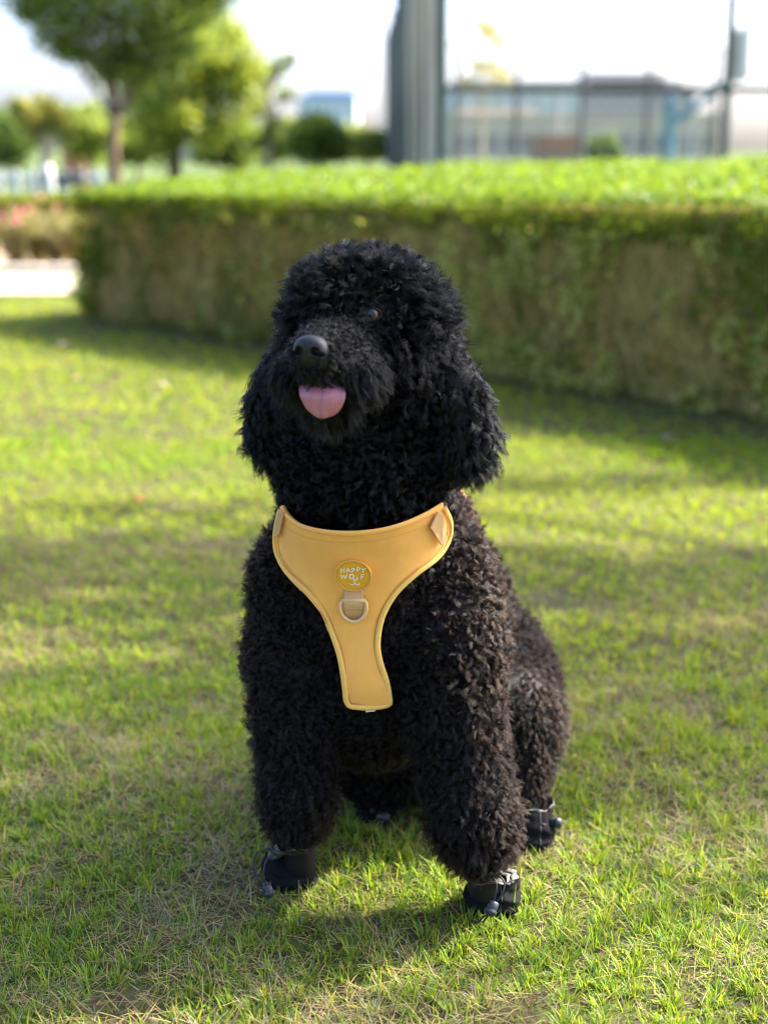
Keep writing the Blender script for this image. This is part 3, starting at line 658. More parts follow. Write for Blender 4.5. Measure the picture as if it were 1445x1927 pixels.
def grad(P, regs=None, e=.002):
    g_ = np.stack([sdf(P + np.eye(3)[i] * e, regs) - sdf(P - np.eye(3)[i] * e, regs) for i in range(3)], -1); return nrm(g_)
def surface_nets(D, org, h_):
    s_ = D.shape; c = [(i, j, k) for i in (0, 1) for j in (0, 1) for k in (0, 1)]
    cor = [D[i:s_[0] - 1 + i, j:s_[1] - 1 + j, k:s_[2] - 1 + k] for i, j, k in c]
    cnt = sum((x < 0).astype(np.int8) for x in cor); mask = (cnt > 0) & (cnt < 8); I = np.argwhere(mask); idx = -np.ones(mask.shape, np.int64); idx[mask] = np.arange(len(I))
    cv = np.stack([x[mask] for x in cor], 1); acc = np.zeros((len(I), 3)); num = np.zeros(len(I)); ca = np.array(c, float)
    for a in range(8):
        for b in range(a + 1, 8):
            if np.abs(ca[a] - ca[b]).sum() != 1: continue
            m = (cv[:, a] < 0) != (cv[:, b] < 0); t = np.where(m, cv[:, a] / np.where(m, cv[:, a] - cv[:, b], 1), 0)
            acc += m[:, None] * (ca[a] + t[:, None] * (ca[b] - ca[a])); num += m
    V = org + (I + acc / num[:, None]) * h_; F = []; S = D < 0
    for ax in range(3):
        u, v = (ax + 1) % 3, (ax + 2) % 3
        lo = [slice(None)] * 3; hi = [slice(None)] * 3; lo[ax] = slice(0, -1); hi[ax] = slice(1, None)
        ch = S[tuple(lo)] != S[tuple(hi)]; E = np.argwhere(ch); E = E[(E[:, u] > 0) & (E[:, v] > 0) & (E[:, u] < s_[u] - 1) & (E[:, v] < s_[v] - 1)]
        fl_ = S[E[:, 0], E[:, 1], E[:, 2]]; q = []
        for du, dv in ((1, 1), (0, 1), (0, 0), (1, 0)):
            e = E.copy(); e[:, u] -= du; e[:, v] -= dv; q.append(idx[e[:, 0], e[:, 1], e[:, 2]])
        q = np.stack(q, 1); q[~fl_] = q[~fl_][:, ::-1]; F.append(q)
    return V, np.concatenate(F)
def mesh_sdf(fn, lo, hi, h_):
    lo = np.array(lo, float); n_ = np.ceil((np.array(hi) - lo) / h_).astype(int) + 1
    G = np.stack(np.meshgrid(*[lo[i] + np.arange(n_[i]) * h_ for i in range(3)], indexing='ij'), -1).astype(np.float64)
    D = np.concatenate([fn(G[i:i + 12]) for i in range(0, n_[0], 12)]); return surface_nets(D, lo, h_)
def march(px, py, regs=None, off=0., start=1.2):
    d = nrm(ray(px, py)); P = CAM + d * start
    for _ in range(50): P = P + d * np.clip(sdf(P, regs) - off, -.05, .2)[..., None] * .8
    return P
M_skin = pm('dark_skin', (.012, .010, .009), .7, .2)
dog = empty('dog', (0.02, 1.70, 0), 'black curly haired dog sitting on the lawn with its pink tongue out', 'dog')
Vb, Fb = mesh_sdf(sdf, (-.20, 1.34, -.01), (.33, 2.26, .80), .006)
mk('body', Vb, Fb, M_skin, dog, smooth=True)

# ---- fur
def hairmat(name, ab, rough=.30, ior=1.33):
    m = bpy.data.materials.new(name); m.use_nodes = True; n_ = m.node_tree.nodes; l = m.node_tree.links; n_.remove(n_['Principled BSDF'])
    h_ = n_.new('ShaderNodeBsdfHairPrincipled'); h_.model = 'CHIANG'; h_.parametrization = 'ABSORPTION'
    h_.inputs['Absorption Coefficient'].default_value = ab; h_.inputs['Roughness'].default_value = rough; h_.inputs['IOR'].default_value = ior; h_.inputs['Radial Roughness'].default_value = .45
    h_.inputs['Random Roughness'].default_value = .3; l.new(h_.outputs[0], n_['Material Output'].inputs[0]); return m
M_furb = hairmat('black_fur', (5., 5.5, 5.9), .27, 1.34); M_furw = hairmat('brown_black_fur', (1.15, 1.5, 1.9), .34, 1.36)
def tang(N):
    t = rng.normal(size=N.shape); return nrm(t - N * (t * N).sum(1, keepdims=True))
def frame(D):
    a = np.where(np.abs(D[:, 2:3]) < .9, np.array([[0, 0, 1.]]), np.array([[1., 0, 0]])); e1 = nrm(np.cross(D, a)); return e1, np.cross(D, e1)
def fur(name, R0, N, D, L, rad, turns, M, spread, conv, mat, npts=9, droop=.0, thick=.00026, jit=.35, depth=.004, label=None):
    """M strands round every root; each lock is one shared helix"""
    n_ = len(R0); e1, e2 = frame(N); f1, f2 = frame(D); ph = rng.random(n_) * 6.283
    hand = np.where(rng.random(n_) < .5, -1., 1.); rad = rad * .88
    rep = lambda a: np.repeat(a, M, 0)
    th = rng.random(n_ * M) * 6.283; rr = np.sqrt(rng.random(n_ * M)) * spread
    off_ = (np.cos(th) * rr)[:, None] * rep(e1) + (np.sin(th) * rr)[:, None] * rep(e2)
    Ls = rep(L) * (1 + .08 * rng.normal(size=n_ * M)).clip(.5, 1.5); phs = rep(ph) + rng.normal(0, jit, n_ * M); Rs = rep(rad) * (1 + .12 * rng.normal(size=n_ * M))
    Ds = nrm(rep(D) + rng.normal(0, .045, (n_ * M, 3))); t = np.linspace(0, 1, npts); P = np.zeros((n_ * M, npts, 3), np.float32); F1, F2, HD, TU = rep(f1), rep(f2), rep(hand), rep(turns)
    base = rep(R0) - rep(N) * depth
    for i, tt in enumerate(t):
        env = min(1, tt * 2.2); an = phs + HD * 6.283 * TU * tt
        ctr = base + off_ * (1 - conv * tt) + Ds * (Ls * tt)[:, None]
        P[:, i] = ctr + (Rs * env)[:, None] * (np.cos(an)[:, None] * F1 + np.sin(an)[:, None] * F2)
        P[:, i, 2] -= droop * Ls * tt * tt
    P[:, :, 2] = np.maximum(P[:, :, 2], .008)
    cu = bpy.data.hair_curves.new(name); cu.add_curves([npts] * (n_ * M)); cu.attributes['position'].data.foreach_set('vector', P.ravel())
    ra = np.tile((thick * np.array([1 - .65 * x ** 2 for x in t])).astype(np.float32), n_ * M)
    at_ = cu.attributes.get('radius') or cu.attributes.new('radius', 'FLOAT', 'POINT'); at_.data.foreach_set('value', ra)
    cu.materials.append(mat); o = place(name, cu, dog); o['kind'] = 'stuff'
    if label: o['label'] = label
    return o
HPR = [prims[0]] + [q for q in prims if q[6] == 'neck'] + [('c', A(684, 930, 1.630), A(684, 1010, 1.645), .062, .075, .04, 'neck')]
OFF = .016
def hsdf(P):
    d = np.full(P.shape[:-1], 1.0)
    for p in HPR: d = smin(pdist(p, P), d, .045)
    return d
# sample roots evenly over the body mesh
tri = np.concatenate([Fb[:, [0, 1, 2]], Fb[:, [0, 2, 3]]]); a_, b_, c_ = Vb[tri[:, 0]], Vb[tri[:, 1]], Vb[tri[:, 2]]
area = .5 * np.linalg.norm(np.cross(b_ - a_, c_ - a_), axis=1); AREA = area.sum()
def sample(n_):
    k = rng.choice(len(tri), n_, p=area / AREA); u = rng.random((n_, 2)); s_ = np.sqrt(u[:, :1]); return a_[k] * (1 - s_) + b_[k] * (s_ * (1 - u[:, 1:])) + c_[k] * (s_ * u[:, 1:])
def thin(P, cell):
    """keep about one root per cell"""
    key = np.floor(P / cell).astype(np.int64); key = key[:, 0] * 1000003 + key[:, 1] * 1009 + key[:, 2]; _, i = np.unique(key, return_index=True); return P[np.sort(i)]
R0 = thin(sample(int(AREA / (.0042 ** 2))), .0060)
Rf = thin(sample(int(AREA / (.0028 ** 2))), .0042); FR = ('muzzle', 'stache', 'chin'); lab = np.array([p[6] for p in prims])
Rf = Rf[Rf[:, 2] > .45]; Rf = Rf[np.isin(lab[np.stack([pdist(p, Rf) for p in prims], 1).argmin(1)], FR)]
R0 = R0[~np.isin(lab[np.stack([pdist(p, R0) for p in prims], 1).argmin(1)], FR)]; R0 = np.concatenate([R0, Rf])
dall = np.stack([pdist(p, R0) for p in prims], 1); REG = np.array([p[6] for p in prims])[dall.argmin(1)]; N0 = grad(R0)
MD = pdist(MOUTH, R0)
EYES = march(np.array([700., 584.]), np.array([592., 590.])); NOSE = A(585, 656, 1.392)
# harness outline in the picture, used to part the fur
TOP = spline([(529, 953), (541, 972), (566, 990), (610, 1001), (665, 1004), (720, 998), (768, 984), (806, 966), (832, 950)], 61)
BOT = spline([(526, 962), (518, 996), (518, 1036), (538, 1076), (576, 1112), (606, 1150), (626, 1196), (640, 1240), (648, 1290), (651, 1318), (654, 1328), (690, 1333), (729, 1328), (733, 1318), (728, 1285), (714, 1240), (711, 1205), (720, 1160), (744, 1118), (782, 1082), (824, 1050), (845, 1018), (849, 985), (836, 955)], 61)
poly = np.concatenate([TOP, BOT[::-1]])
def inside(px, py, poly):
    r = np.zeros(px.shape, bool); x0, y0 = poly[:, 0], poly[:, 1]; x1, y1 = np.roll(x0, -1), np.roll(y0, -1)
    for a, b, c, d in zip(x0, y0, x1, y1):
        m = (b > py) != (d > py); r ^= m & (px < (c - a) * (py - b) / (d - b + 1e-12) + a)
    return r
px_, py_ = proj(R0)
inh = inside(px_, py_, (poly - poly.mean(0)) * .985 + poly.mean(0)) & (N0[:, 1] < .15) & (R0[:, 1] < 1.66) 
under = (REG == 'body') & (py_ > 955) & (py_ < 1010) & (px_ > 525) & (px_ < 840) & (R0[:, 1] < 1.65)
dB = np.min(np.hypot(px_[:, None] - BOT[None, :, 0], py_[:, None] - BOT[None, :, 1]), 1)
eyed = np.linalg.norm(R0 - EYES[0], axis=1); nosed = np.linalg.norm(R0 - NOSE, axis=1)
keep = (~inh) & (REG != 'paw') & (eyed > .0095) & (nosed > .0165) & (MD > .003) & (R0[:, 2] > .012)
tong = inside(px_, py_, np.array([(568, 700), (650, 700), (650, 780), (568, 780)], float)) & (R0[:, 1] < 1.47) & (REG != 'muzzle'); keep &= ~tong
# locks rooted above the neckline stand out over its edge
dT = np.min(np.hypot(px_[:, None] - TOP[None, :, 0], py_[:, None] - TOP[None, :, 1]), 1); front = (N0[:, 1] < .1) & (R0[:, 1] < 1.66)
lean = front & (dB < 17) & (py_ > 1120) & (REG != 'neck'); over = front & (dT < 34) & ~lean
LEAN = (over[:, None] * np.array([0, -.7, .55]))[keep]
R0, N0, REG, eyed, nosed, px_, py_ = R0[keep], N0[keep], REG[keep], eyed[keep], nosed[keep], px_[keep], py_[keep]
print('fur roots', len(R0), 'area', AREA)
DOWN = np.array([0, 0, -1.])
def u_(a, b, n_): return rng.uniform(a, b, n_)
VAR = .72 + .62 * vnoise(R0[:, 0] + R0[:, 1] * .7, R0[:, 2], .05, 91)
SW = np.stack([vnoise(R0[:, 0] + R0[:, 1], R0[:, 2], .07, 92) - .5, .2 * (vnoise(R0[:, 0], R0[:, 2], .07, 93) - .5), vnoise(R0[:, 0] - R0[:, 1], R0[:, 2], .06, 94) - .5], 1)
m = (REG == 'belly'); n_ = m.sum(); fur('belly_fur', R0[m], N0[m], nrm(N0[m] * .75 + DOWN * .4 + tang(N0[m]) * .5), u_(.012, .020, n_), u_(.0030, .0046, n_), u_(.8, 1.5, n_), 14, .0026, .45, M_furb, 11, jit=.2)  # blacker than the body fur, partly shade between the legs put into colour
m = (REG == 'body'); n_ = m.sum()
D = nrm(N0[m] * .75 + DOWN * .3 + tang(N0[m]) * .5 + SW[m] * .9 + LEAN[m])
fur('body_fur', R0[m], N0[m], D, u_(.012, .020, n_) * VAR[m], u_(.0030, .0046, n_) * VAR[m], u_(.8, 1.5, n_), 17, .0026, .45, M_furw, 12, jit=.24, thick=.00022)
m = (REG == 'neck'); n_ = m.sum(); lowk = np.clip((R0[m][:, 2] - .58) / -.06, 0, 1)[:, None]; D = nrm(N0[m] * .75 + DOWN * .4 * (1 - lowk) + np.array([0, -.35, 0]) * lowk + tang(N0[m]) * .6 * (1 - .5 * lowk) + LEAN[m])
fur('neck_fur', R0[m], N0[m], D, u_(.015, .024, n_), u_(.0038, .0056, n_), u_(.8, 1.4, n_), 18, .0023, .5, M_furb, 13, jit=.15)
m = (REG == 'leg') | (REG == 'hind'); n_ = m.sum(); D = nrm(N0[m] * .8 + DOWN * .65 + rng.normal(0, .2, (n_, 3)) + SW[m] * .7)
fur('leg_fur', R0[m], N0[m], D, u_(.014, .022, n_) * VAR[m], u_(.0020, .0036, n_) * VAR[m], u_(1.0, 1.7, n_), 17, .0028, .45, M_furw, 12, droop=.12, jit=.25, thick=.00022)
m = (REG == 'crown'); n_ = m.sum()
up = np.array([.15, .35, .75]); D = nrm(N0[m] * .9 + up * .35 * np.clip(N0[m][:, 2:3] + .4, 0, 1) + DOWN * .45 * np.clip(.25 - N0[m][:, 2:3], 0, 1) + rng.normal(0, .32, (n_, 3)))
Lc = u_(.020, .034, n_); fc = np.clip((eyed[m] - .008) / .03, .35, 1); Lc *= fc
fur('head_fur', R0[m], N0[m], D, Lc * 1.08, u_(.0036, .0062, n_) * fc, u_(.7, 1.4, n_), 20, .0030, .4, M_furb, 15, droop=.18, jit=.26)
k = m & (rng.random(len(R0)) < .5); n_ = k.sum(); fur('head_wisps', R0[k], N0[k], nrm(N0[k] + tang(N0[k]) * .5 + DOWN * .2), u_(.024, .040, n_) * np.clip((eyed[k] - .008) / .03, .3, 1), u_(.002, .005, n_), u_(.8, 1.8, n_), 4, .0035, .1, M_furb, 14, droop=.15, jit=.8)
m = (REG == 'cheek'); n_ = m.sum(); D = nrm(N0[m] * .8 + DOWN * .6 + rng.normal(0, .3, (n_, 3)))
fur('cheek_fur', R0[m], N0[m], D, u_(.018, .030, n_), u_(.004, .0062, n_), u_(.7, 1.3, n_), 19, .0026, .5, M_furb, 14, droop=.2, jit=.14)
m = (REG == 'muzzle') | (REG == 'stache') | (REG == 'chin'); n_ = m.sum(); Rm, Nm, Gm = R0[m], N0[m], REG[m]
aw = nrm(Rm - NOSE); tan_ = nrm(aw - Nm * (aw * Nm).sum(1, keepdims=True)); low = np.isin(Gm, ['stache', 'chin'])[:, None]
D = nrm(Nm * .5 + tan_ * .8 + DOWN * np.where(low, .9, .15) + rng.normal(0, .24, (n_, 3))); Lm = np.where(low[:, 0], u_(.014, .023, n_), u_(.009, .014, n_)) * np.clip(nosed[m] / .035, .45, 1)
fur('muzzle_fur', Rm, Nm, D, Lm * 1.05, np.where(low[:, 0], u_(.0016, .0034, n_), u_(.0010, .0022, n_)), u_(.5, 1.1, n_), 13, .0020, .6, M_furb, 10, droop=.3, jit=.2, thick=.00022, depth=.001)
m = (REG == 'ear'); n_ = m.sum(); D = nrm(N0[m] * .5 + DOWN * .9 + rng.normal(0, .12, (n_, 3)) + SW[m] * .5)
fur('ear_fur', R0[m], N0[m], D, u_(.022, .036, n_), u_(.0026, .0046, n_), u_(1.0, 1.9, n_), 20, .0028, .5, hairmat('glossy_ear_fur', (4.2, 4.6, 5.0), .24, 1.42), 18, droop=.05, jit=.16)
k = np.isin(REG, ['body', 'leg', 'hind', 'neck', 'cheek']) & (np.abs(LEAN).sum(1) == 0) & (rng.random(len(R0)) < .35); n_ = k.sum()
fur('loose_hairs', R0[k], N0[k], nrm(N0[k] * .9 + tang(N0[k]) * .5 + DOWN * .35), u_(.016, .026, n_), u_(.0015, .0035, n_), u_(.8, 2., n_), 3, .003, .1, M_furw, 12, jit=.8)
# loose underfur everywhere
Ru = sample(80000); du = np.stack([pdist(p, Ru) for p in prims], 1); ru = np.array([p[6] for p in prims])[du.argmin(1)]; Nu = grad(Ru); pu, qu = proj(Ru)
inh = inside(pu, qu, poly) & (Nu[:, 1] < .15) & (Ru[:, 1] < 1.66) & (hsdf(Ru) < OFF + .004)
k = (~inh) & (ru != 'paw') & (np.linalg.norm(Ru - EYES[0], axis=1) > .012) & (np.linalg.norm(Ru - NOSE, axis=1) > .019) & (pdist(MOUTH, Ru) > .004) & (Ru[:, 2] > .012)
Ru, Nu = Ru[k], Nu[k]; n_ = len(Ru)
fur('undercoat', Ru, Nu, nrm(Nu + DOWN * .5 + rng.normal(0, .4, (n_, 3))), u_(.007, .014, n_), u_(.001, .003, n_), u_(.5, 1.6, n_), 2, .001, .2, M_furb, 7, thick=.00022)

# ---- eyes, nose, tongue
M_eye = pm('amber_eye', (.12, .065, .022), .10, .5, 300, color2=(.10, .05, .015), coat=.6)
M_black = pm('wet_black', (.008, .008, .009), .25, .5)
for i, E in enumerate(EYES):
    f = nrm(np.array([-.15, -1, .05])); c = E + np.array([0, .0078 + .009 * i, 0])
    ey = empty('eye', c - 0); ey.parent = dog; ey.matrix_parent_inverse = Matrix.Translation(dog.location).inverted()
    eb = MB().lathe([(.0095 * math.sin(a), -.0095 * math.cos(a)) for a in np.linspace(.02, 3.12, 16)], c, f, 24).build('eyeball', M_eye, None, smooth=True)
    pu_ = MB().lathe([(.0046 * math.sin(a) + 1e-4, .0088 + .0011 * (1 - math.sin(a))) for a in np.linspace(1.57, .05, 6)], c, f, 20).build('pupil', M_black, None, smooth=True)
    u0 = nrm(np.cross(f, [0, 0, 1])); v0 = np.cross(u0, f)
    lid = MB()
    for s_ in (1, -1):
        lid.tube([c + f * (.0068 - .002 * abs(math.cos(t))) + u0 * .0098 * math.cos(t) + v0 * s_ * .0062 * math.sin(t) for t in np.linspace(0, math.pi, 14)], .0018, 8)
    ld = lid.build('eyelid', M_skin, None, smooth=True)
    for o in (eb, pu_, ld):
        o.parent = ey; o.matrix_parent_inverse = (Matrix.Translation(dog.location) @ Matrix.Translation(dog.location).inverted() @ Matrix.Translation(Vector(c))).inverted()
fN = nrm(np.array([-.40, -1., .12])); uN = nrm(np.cross(fN, [0, 0, 1.])); vN = np.cross(uN, fN)
def nose_sdf(P):
    q = P - NOSE; x, y_, z = q @ uN, q @ fN, q @ vN; Q = np.stack([x, y_, z], -1)
    e_ = lambda c, r: (lambda s: np.linalg.norm(s / r, axis=-1) * (np.linalg.norm(s / r, axis=-1) - 1) / np.maximum(np.linalg.norm(s / (r * r), axis=-1), 1e-6))(Q - c)
    E_ = np.array
    d = smin(e_(E_([0, 0, .003]), E_([.0165, .0125, .0105])), e_(E_([0, -.002, -.006]), E_([.0095, .0105, .0095])), .006)
    d = smin(d, e_(E_([.0105, .001, -.002]), E_([.0068, .0085, .0078])), .004); d = smin(d, e_(E_([-.0105, .001, -.002]), E_([.0068, .0085, .0078])), .004)
    for s_ in (1, -1):
        h = np.minimum(e_(E_([s_ * .0086, .0112, -.0022]), E_([.0048, .0105, .0046])), e_(E_([s_ * .0130, .0080, -.0052]), E_([.0042, .0095, .0024]))); d = -smin(-d, h, .0016) if False else np.maximum(d, -h)
    d = np.maximum(d, -(np.linalg.norm(np.stack([x, y_ - .0128], -1), axis=-1) - .0011 + np.clip(z - .002, 0, 1)))
    return d
Vn, Fn = mesh_sdf(nose_sdf, NOSE - .024, NOSE + .024, .0007)
mk('nose', Vn, Fn, pm('nose_leather', (.008, .008, .010), .48, .4, bump=.00045, bscale=900), dog, smooth=True)
# tongue: hangs from the mouth, shallow groove down the middle
c0 = A(609, 706, 1.468); c1 = A(607, 722, 1.435); c2 = A(606, 745, 1.420); c3 = A(606, 783, 1.424)
mid = spline([c0, c1, c2, c3], 30); U = np.linspace(-1, 1, 25); rows = []
px_m = 1 / 1870
for i, c in enumerate(mid):
    t = i / 29; wv = (.0185 + .0045 * math.sin(min(1, t * 1.4) * math.pi * .6)) * (math.sqrt(max(0, 1 - ((t - .60) / .40) ** 2.2)) if t > .60 else 1)
    tn = nrm(mid[min(i + 1, 29)] - mid[max(i - 1, 0)]); sd = nrm(np.array([1, -.22, 0.])); no = nrm(np.cross(sd, tn)); no = no if no[1] < 0 else -no
    rows.append([c + sd * wv * u - no * (.0012 * math.exp(-(u / .07) ** 2) * (1 - t * .4) + .0055 * abs(u) ** 2.2) + no * .0004 * math.sin(u * 9 + t * 7) for u in U])
tg = MB().grid(np.array(rows)).build('tongue', None, dog, smooth=True)
mt = bpy.data.materials.new('tongue_flesh'); mt.use_nodes = True; nn = mt.node_tree.nodes; ll = mt.node_tree.links; b = nn['Principled BSDF']
b.inputs['Roughness'].default_value = .33; b.inputs['Specular IOR Level'].default_value = .5; b.inputs['Subsurface Weight'].default_value = .25; b.inputs['Subsurface Radius'].default_value = (.006, .002, .0015)
tc = nn.new('ShaderNodeTexCoord'); mp = nn.new('ShaderNodeMapping'); mp.inputs['Scale'].default_value = (200, 80, 60); ns = nn.new('ShaderNodeTexNoise'); ns.inputs['Scale'].default_value = 1; ns.inputs['Detail'].default_value = 6
rp = nn.new('ShaderNodeValToRGB'); rp.color_ramp.elements[0].position = .36; rp.color_ramp.elements[0].color = (.40, .14, .16, 1); rp.color_ramp.elements[1].position = .55; rp.color_ramp.elements[1].color = (.46, .165, .19, 1)
ll.new(tc.outputs['Object'], mp.inputs[0]); ll.new(mp.outputs[0], ns.inputs['Vector']); ll.new(ns.outputs[0], rp.inputs[0]); ll.new(rp.outputs[0], b.inputs['Base Color'])
bp = nn.new('ShaderNodeBump'); bp.inputs['Distance'].default_value = .0006; ll.new(ns.outputs[0], bp.inputs['Height']); ll.new(bp.outputs[0], b.inputs['Normal']); tg.data.materials.clear(); tg.data.materials.append(mt)
sm = tg.modifiers.new('thick', 'SOLIDIFY'); sm.thickness = .004; sm.offset = 1
tg['label'] = 'pink tongue hanging out of the open mouth'
# dark lips along the mouth corners
for nm, pts in (('lip', [(548, 712, 1.452), (566, 706, 1.432), (590, 703, 1.425), (622, 703, 1.428), (646, 712, 1.440), (656, 732, 1.462)]),):
    MB().tube(spline([A(*q) for q in pts], 24), .0035, 8).build(nm, M_black, dog, smooth=True)

# ================================================================== HARNESS
hn = empty('dog_harness', (0, 1.55, .4), 'yellow vest harness with a round stitched badge worn on the dog chest', 'harness')
HR = ['body', 'neck', 'belly']
M_vest = pm('yellow_neoprene', (.95, .445, .09), .60, .3, 45, .05, bump=.0006, bscale=60, sheen=.15)
M_bind = pm('pale_yellow_binding', (.92, .53, .125), .7, .25, 900, .12, bump=.0006, bscale=1400)
M_web = pm('peach_webbing', (.66, .38, .17), .75, .25, 800, .18, bump=.0006, bscale=1500)
M_badge = pm('mustard_rubber', (.80, .36, .02), .45, .4)
M_badger = pm('orange_rubber_rim', (.74, .38, .05), .45, .4)
M_let = pm('cream_print', (.82, .74, .52), .55, .3)
M_ring = pm('beige_plastic', (.72, .46, .20), .38, .4)
M_thr = pm('ochre_thread', (.55, .29, .08), .7, .2)
def hmarch(px, py, off):
    d = nrm(ray(px, py)); P = CAM + d * 1.2
    for _ in range(60): P = P + d * np.clip(hsdf(P) - off, -.05, .2)[..., None] * .7
    return P
def hgrad(P, e=.003): return nrm(np.stack([hsdf(P + np.eye(3)[i] * e) - hsdf(P - np.eye(3)[i] * e) for i in range(3)], -1))
iL = int(np.argmin(np.hypot(BOT[:, 0] - 652, BOT[:, 1] - 1325))); iR = int(np.argmin(np.hypot(BOT[:, 0] - 733, BOT[:, 1] - 1325)))
nu, nv = 70, 80
cT = spline(TOP, nu); cB = spline(BOT[iL:iR + 1], nu); cL = spline(np.concatenate([TOP[:1], BOT[1:iL + 1]]), nv); cR = spline(np.concatenate([TOP[-1:], BOT[iR:-1][::-1]]), nv)
uu, vv = np.linspace(0, 1, nu)[:, None, None], np.linspace(0, 1, nv)[None, :, None]
G2d = (1 - vv) * cT[:, None] + vv * cB[:, None] + (1 - uu) * cL[None] + uu * cR[None] - ((1 - uu) * (1 - vv) * cT[0] + uu * (1 - vv) * cT[-1] + (1 - uu) * vv * cB[0] + uu * vv * cB[-1])
G3 = hmarch(G2d[..., 0], G2d[..., 1], OFF)
wr = .0022 * (vnoise(G2d[..., 0], G2d[..., 1], 60, 101) - .5) + .0016 * np.sin(G2d[..., 1] / 23 + vnoise(G2d[..., 0], G2d[..., 1], 80, 102) * 5) * np.clip((G2d[..., 1] - 1180) / 60, 0, 1)
G3 = G3 + hgrad(G3) * wr[..., None]
vest = MB().grid(G3).build('chest_panel', M_vest, hn, smooth=True); md = vest.modifiers.new('thick', 'SOLIDIFY'); md.thickness = .004; md.offset = 1
def edge3(C, shift=.0): P = hmarch(C[:, 0], C[:, 1], OFF + shift); return P, hgrad(P)
BT = spline(BOT, 140); P, Nn = edge3(BT, .001); MB().tube(P, .0034, 10, flat=.6, nor=Nn).build('edge_binding', M_bind, hn, smooth=True)
TT = spline(TOP, 90); P, Nn = edge3(TT, .001); MB().tube(P, .0036, 10, flat=.55, nor=Nn).build('neck_binding', M_vest, hn, smooth=True)
def dashes(C, name, n_=None, ln=.55, off=.0022, r=.00038):
    P, Nn = edge3(C, off); m = MB(); s_ = len(P)
    for i in range(0, s_ - 1, 2): m.tube([P[i], P[i] + (P[i + 1] - P[i]) * .9], r, 5, flat=.6, nor=Nn[i])
    return m.build(name, M_thr, hn)
def inset(C, d):
    T = nrm(np.gradient(C, axis=0)); return C + np.stack([-T[:, 1], T[:, 0]], 1) * d
dashes(spline(inset(spline(TOP, 40), 17), 150), 'neck_stitching')
sb = inset(BT, -7); P, Nn = edge3(sb, .0006); MB().tube(P, .00045, 5).build('edge_seam', M_thr, hn)
# badge frame (local plane on the chest)
def plane(cx, cy, off):
    O = hmarch(np.array([cx]), np.array([cy]), OFF + off)[0]; n_ = hgrad(np.array([hmarch(np.array([cx]), np.array([cy + q_]), OFF)[0] for q_ in (-25., 0., 25.)])).mean(0); n_ = nrm(n_ * .78 - nrm(ray(cx, cy)) * .22)
    def f(px, py, h_): d = ray(px, py); o = O + n_ * h_; return CAM + d * (((o - CAM) @ n_) / (d @ n_))
    return f, n_
pl, nB = plane(665., 1081., .0042)
uB = nrm(pl(700, 1081, 0) - pl(650, 1081, 0)); vB = np.cross(uB, -nB); vB = vB if vB[2] > 0 else -vB
BC = pl(665, 1081, 0); SB = np.linalg.norm(pl(666, 1081, 0) - pl(665, 1081, 0))
bd = MB().lathe([(34 * SB, -.008), (34 * SB, .0022), (33 * SB, .0030), (.0001, .0030)], BC, nB, 56).build('badge', M_badge, hn, smooth=False)
MB().tube([BC + nB * .0030 + 33.4 * SB * (math.cos(t) * uB + math.sin(t) * vB) for t in np.linspace(0, 2 * math.pi, 65)], .0011, 8, cap=False).build('rim', M_badger, bd, smooth=True)
m = MB()
for k in range(44):
    t = k / 44 * 2 * math.pi; m.tube([BC + nB * .0032 + 30.5 * SB * (math.cos(q) * uB + math.sin(q) * vB) for q in (t, t + .09)], .0004, 5)
m.build('stitching', M_thr, bd)
# lettering: strokes in badge pixels (zoomed view / 9.03 + 600, 1020)
def L_(cx, cy): return (600 + cx / 9.03, 1020 + cy / 9.03)
strokes = [
 [(372, 440), (377, 522)], [(432, 437), (428, 520)], [(375, 482), (430, 478)],                              # H
 [(462, 515), (492, 440), (528, 512)], [(474, 490), (518, 488)],                                          # A
 [(562, 524), (562, 452), (592, 448), (608, 468), (594, 490), (564, 494)],                                # P
 [(648, 508), (644, 438), (676, 436), (694, 454), (680, 476), (650, 480)],                                # P
 [(724, 446), (754, 484)], [(788, 446), (754, 484), (744, 522)],                                          # Y
 [(370, 552), (390, 624), (424, 566), (446, 626), (478, 556)],                                            # W
 [(720, 632), (716, 562), (770, 550)], [(718, 598), (762, 590)],                                          # F
 [(528, 704), (540, 726), (566, 732), (596, 716), (610, 686), (624, 716), (650, 732), (678, 724), (690, 702)],   # mouth
]
def mark(L3, w_, m): m.tube(L3, w_, 6, flat=.5, nor=nB)
let = MB()
for s_ in strokes:
    q = np.array([L_(*a) for a in s_]); q = spline(q, 20) if len(s_) > 6 else q
    for a, b_ in zip(q[:-1], q[1:]): let.tube([pl(a[0], a[1], .0034), pl(b_[0], b_[1], .0034)], 9.0 / 9.03 * SB, 8, flat=.45, nor=nB)
cO = L_(556, 590); let.tube([pl(cO[0] + 3.6 * math.cos(t), cO[1] + 3.9 * math.sin(t), .0033) for t in np.linspace(0, 6.283, 24)], 13 / 9.03 * SB, 8, flat=.4, nor=nB, cap=False)
cD = L_(655, 594); let.lathe([(19 / 9.03 * SB, .0026), (17 / 9.03 * SB, .0037), (.0001, .0038)], pl(cD[0], cD[1], 0), nB, 14)
tri_ = [pl(*L_(*a), .0036) for a in ((580, 642), (638, 642), (608, 682))]; let.add(tri_ + [p - nB * .001 for p in tri_], [(0, 2, 1), (0, 1, 4, 3), (1, 2, 5, 4), (2, 0, 3, 5)])
let.build('lettering', M_let, bd, smooth=False)
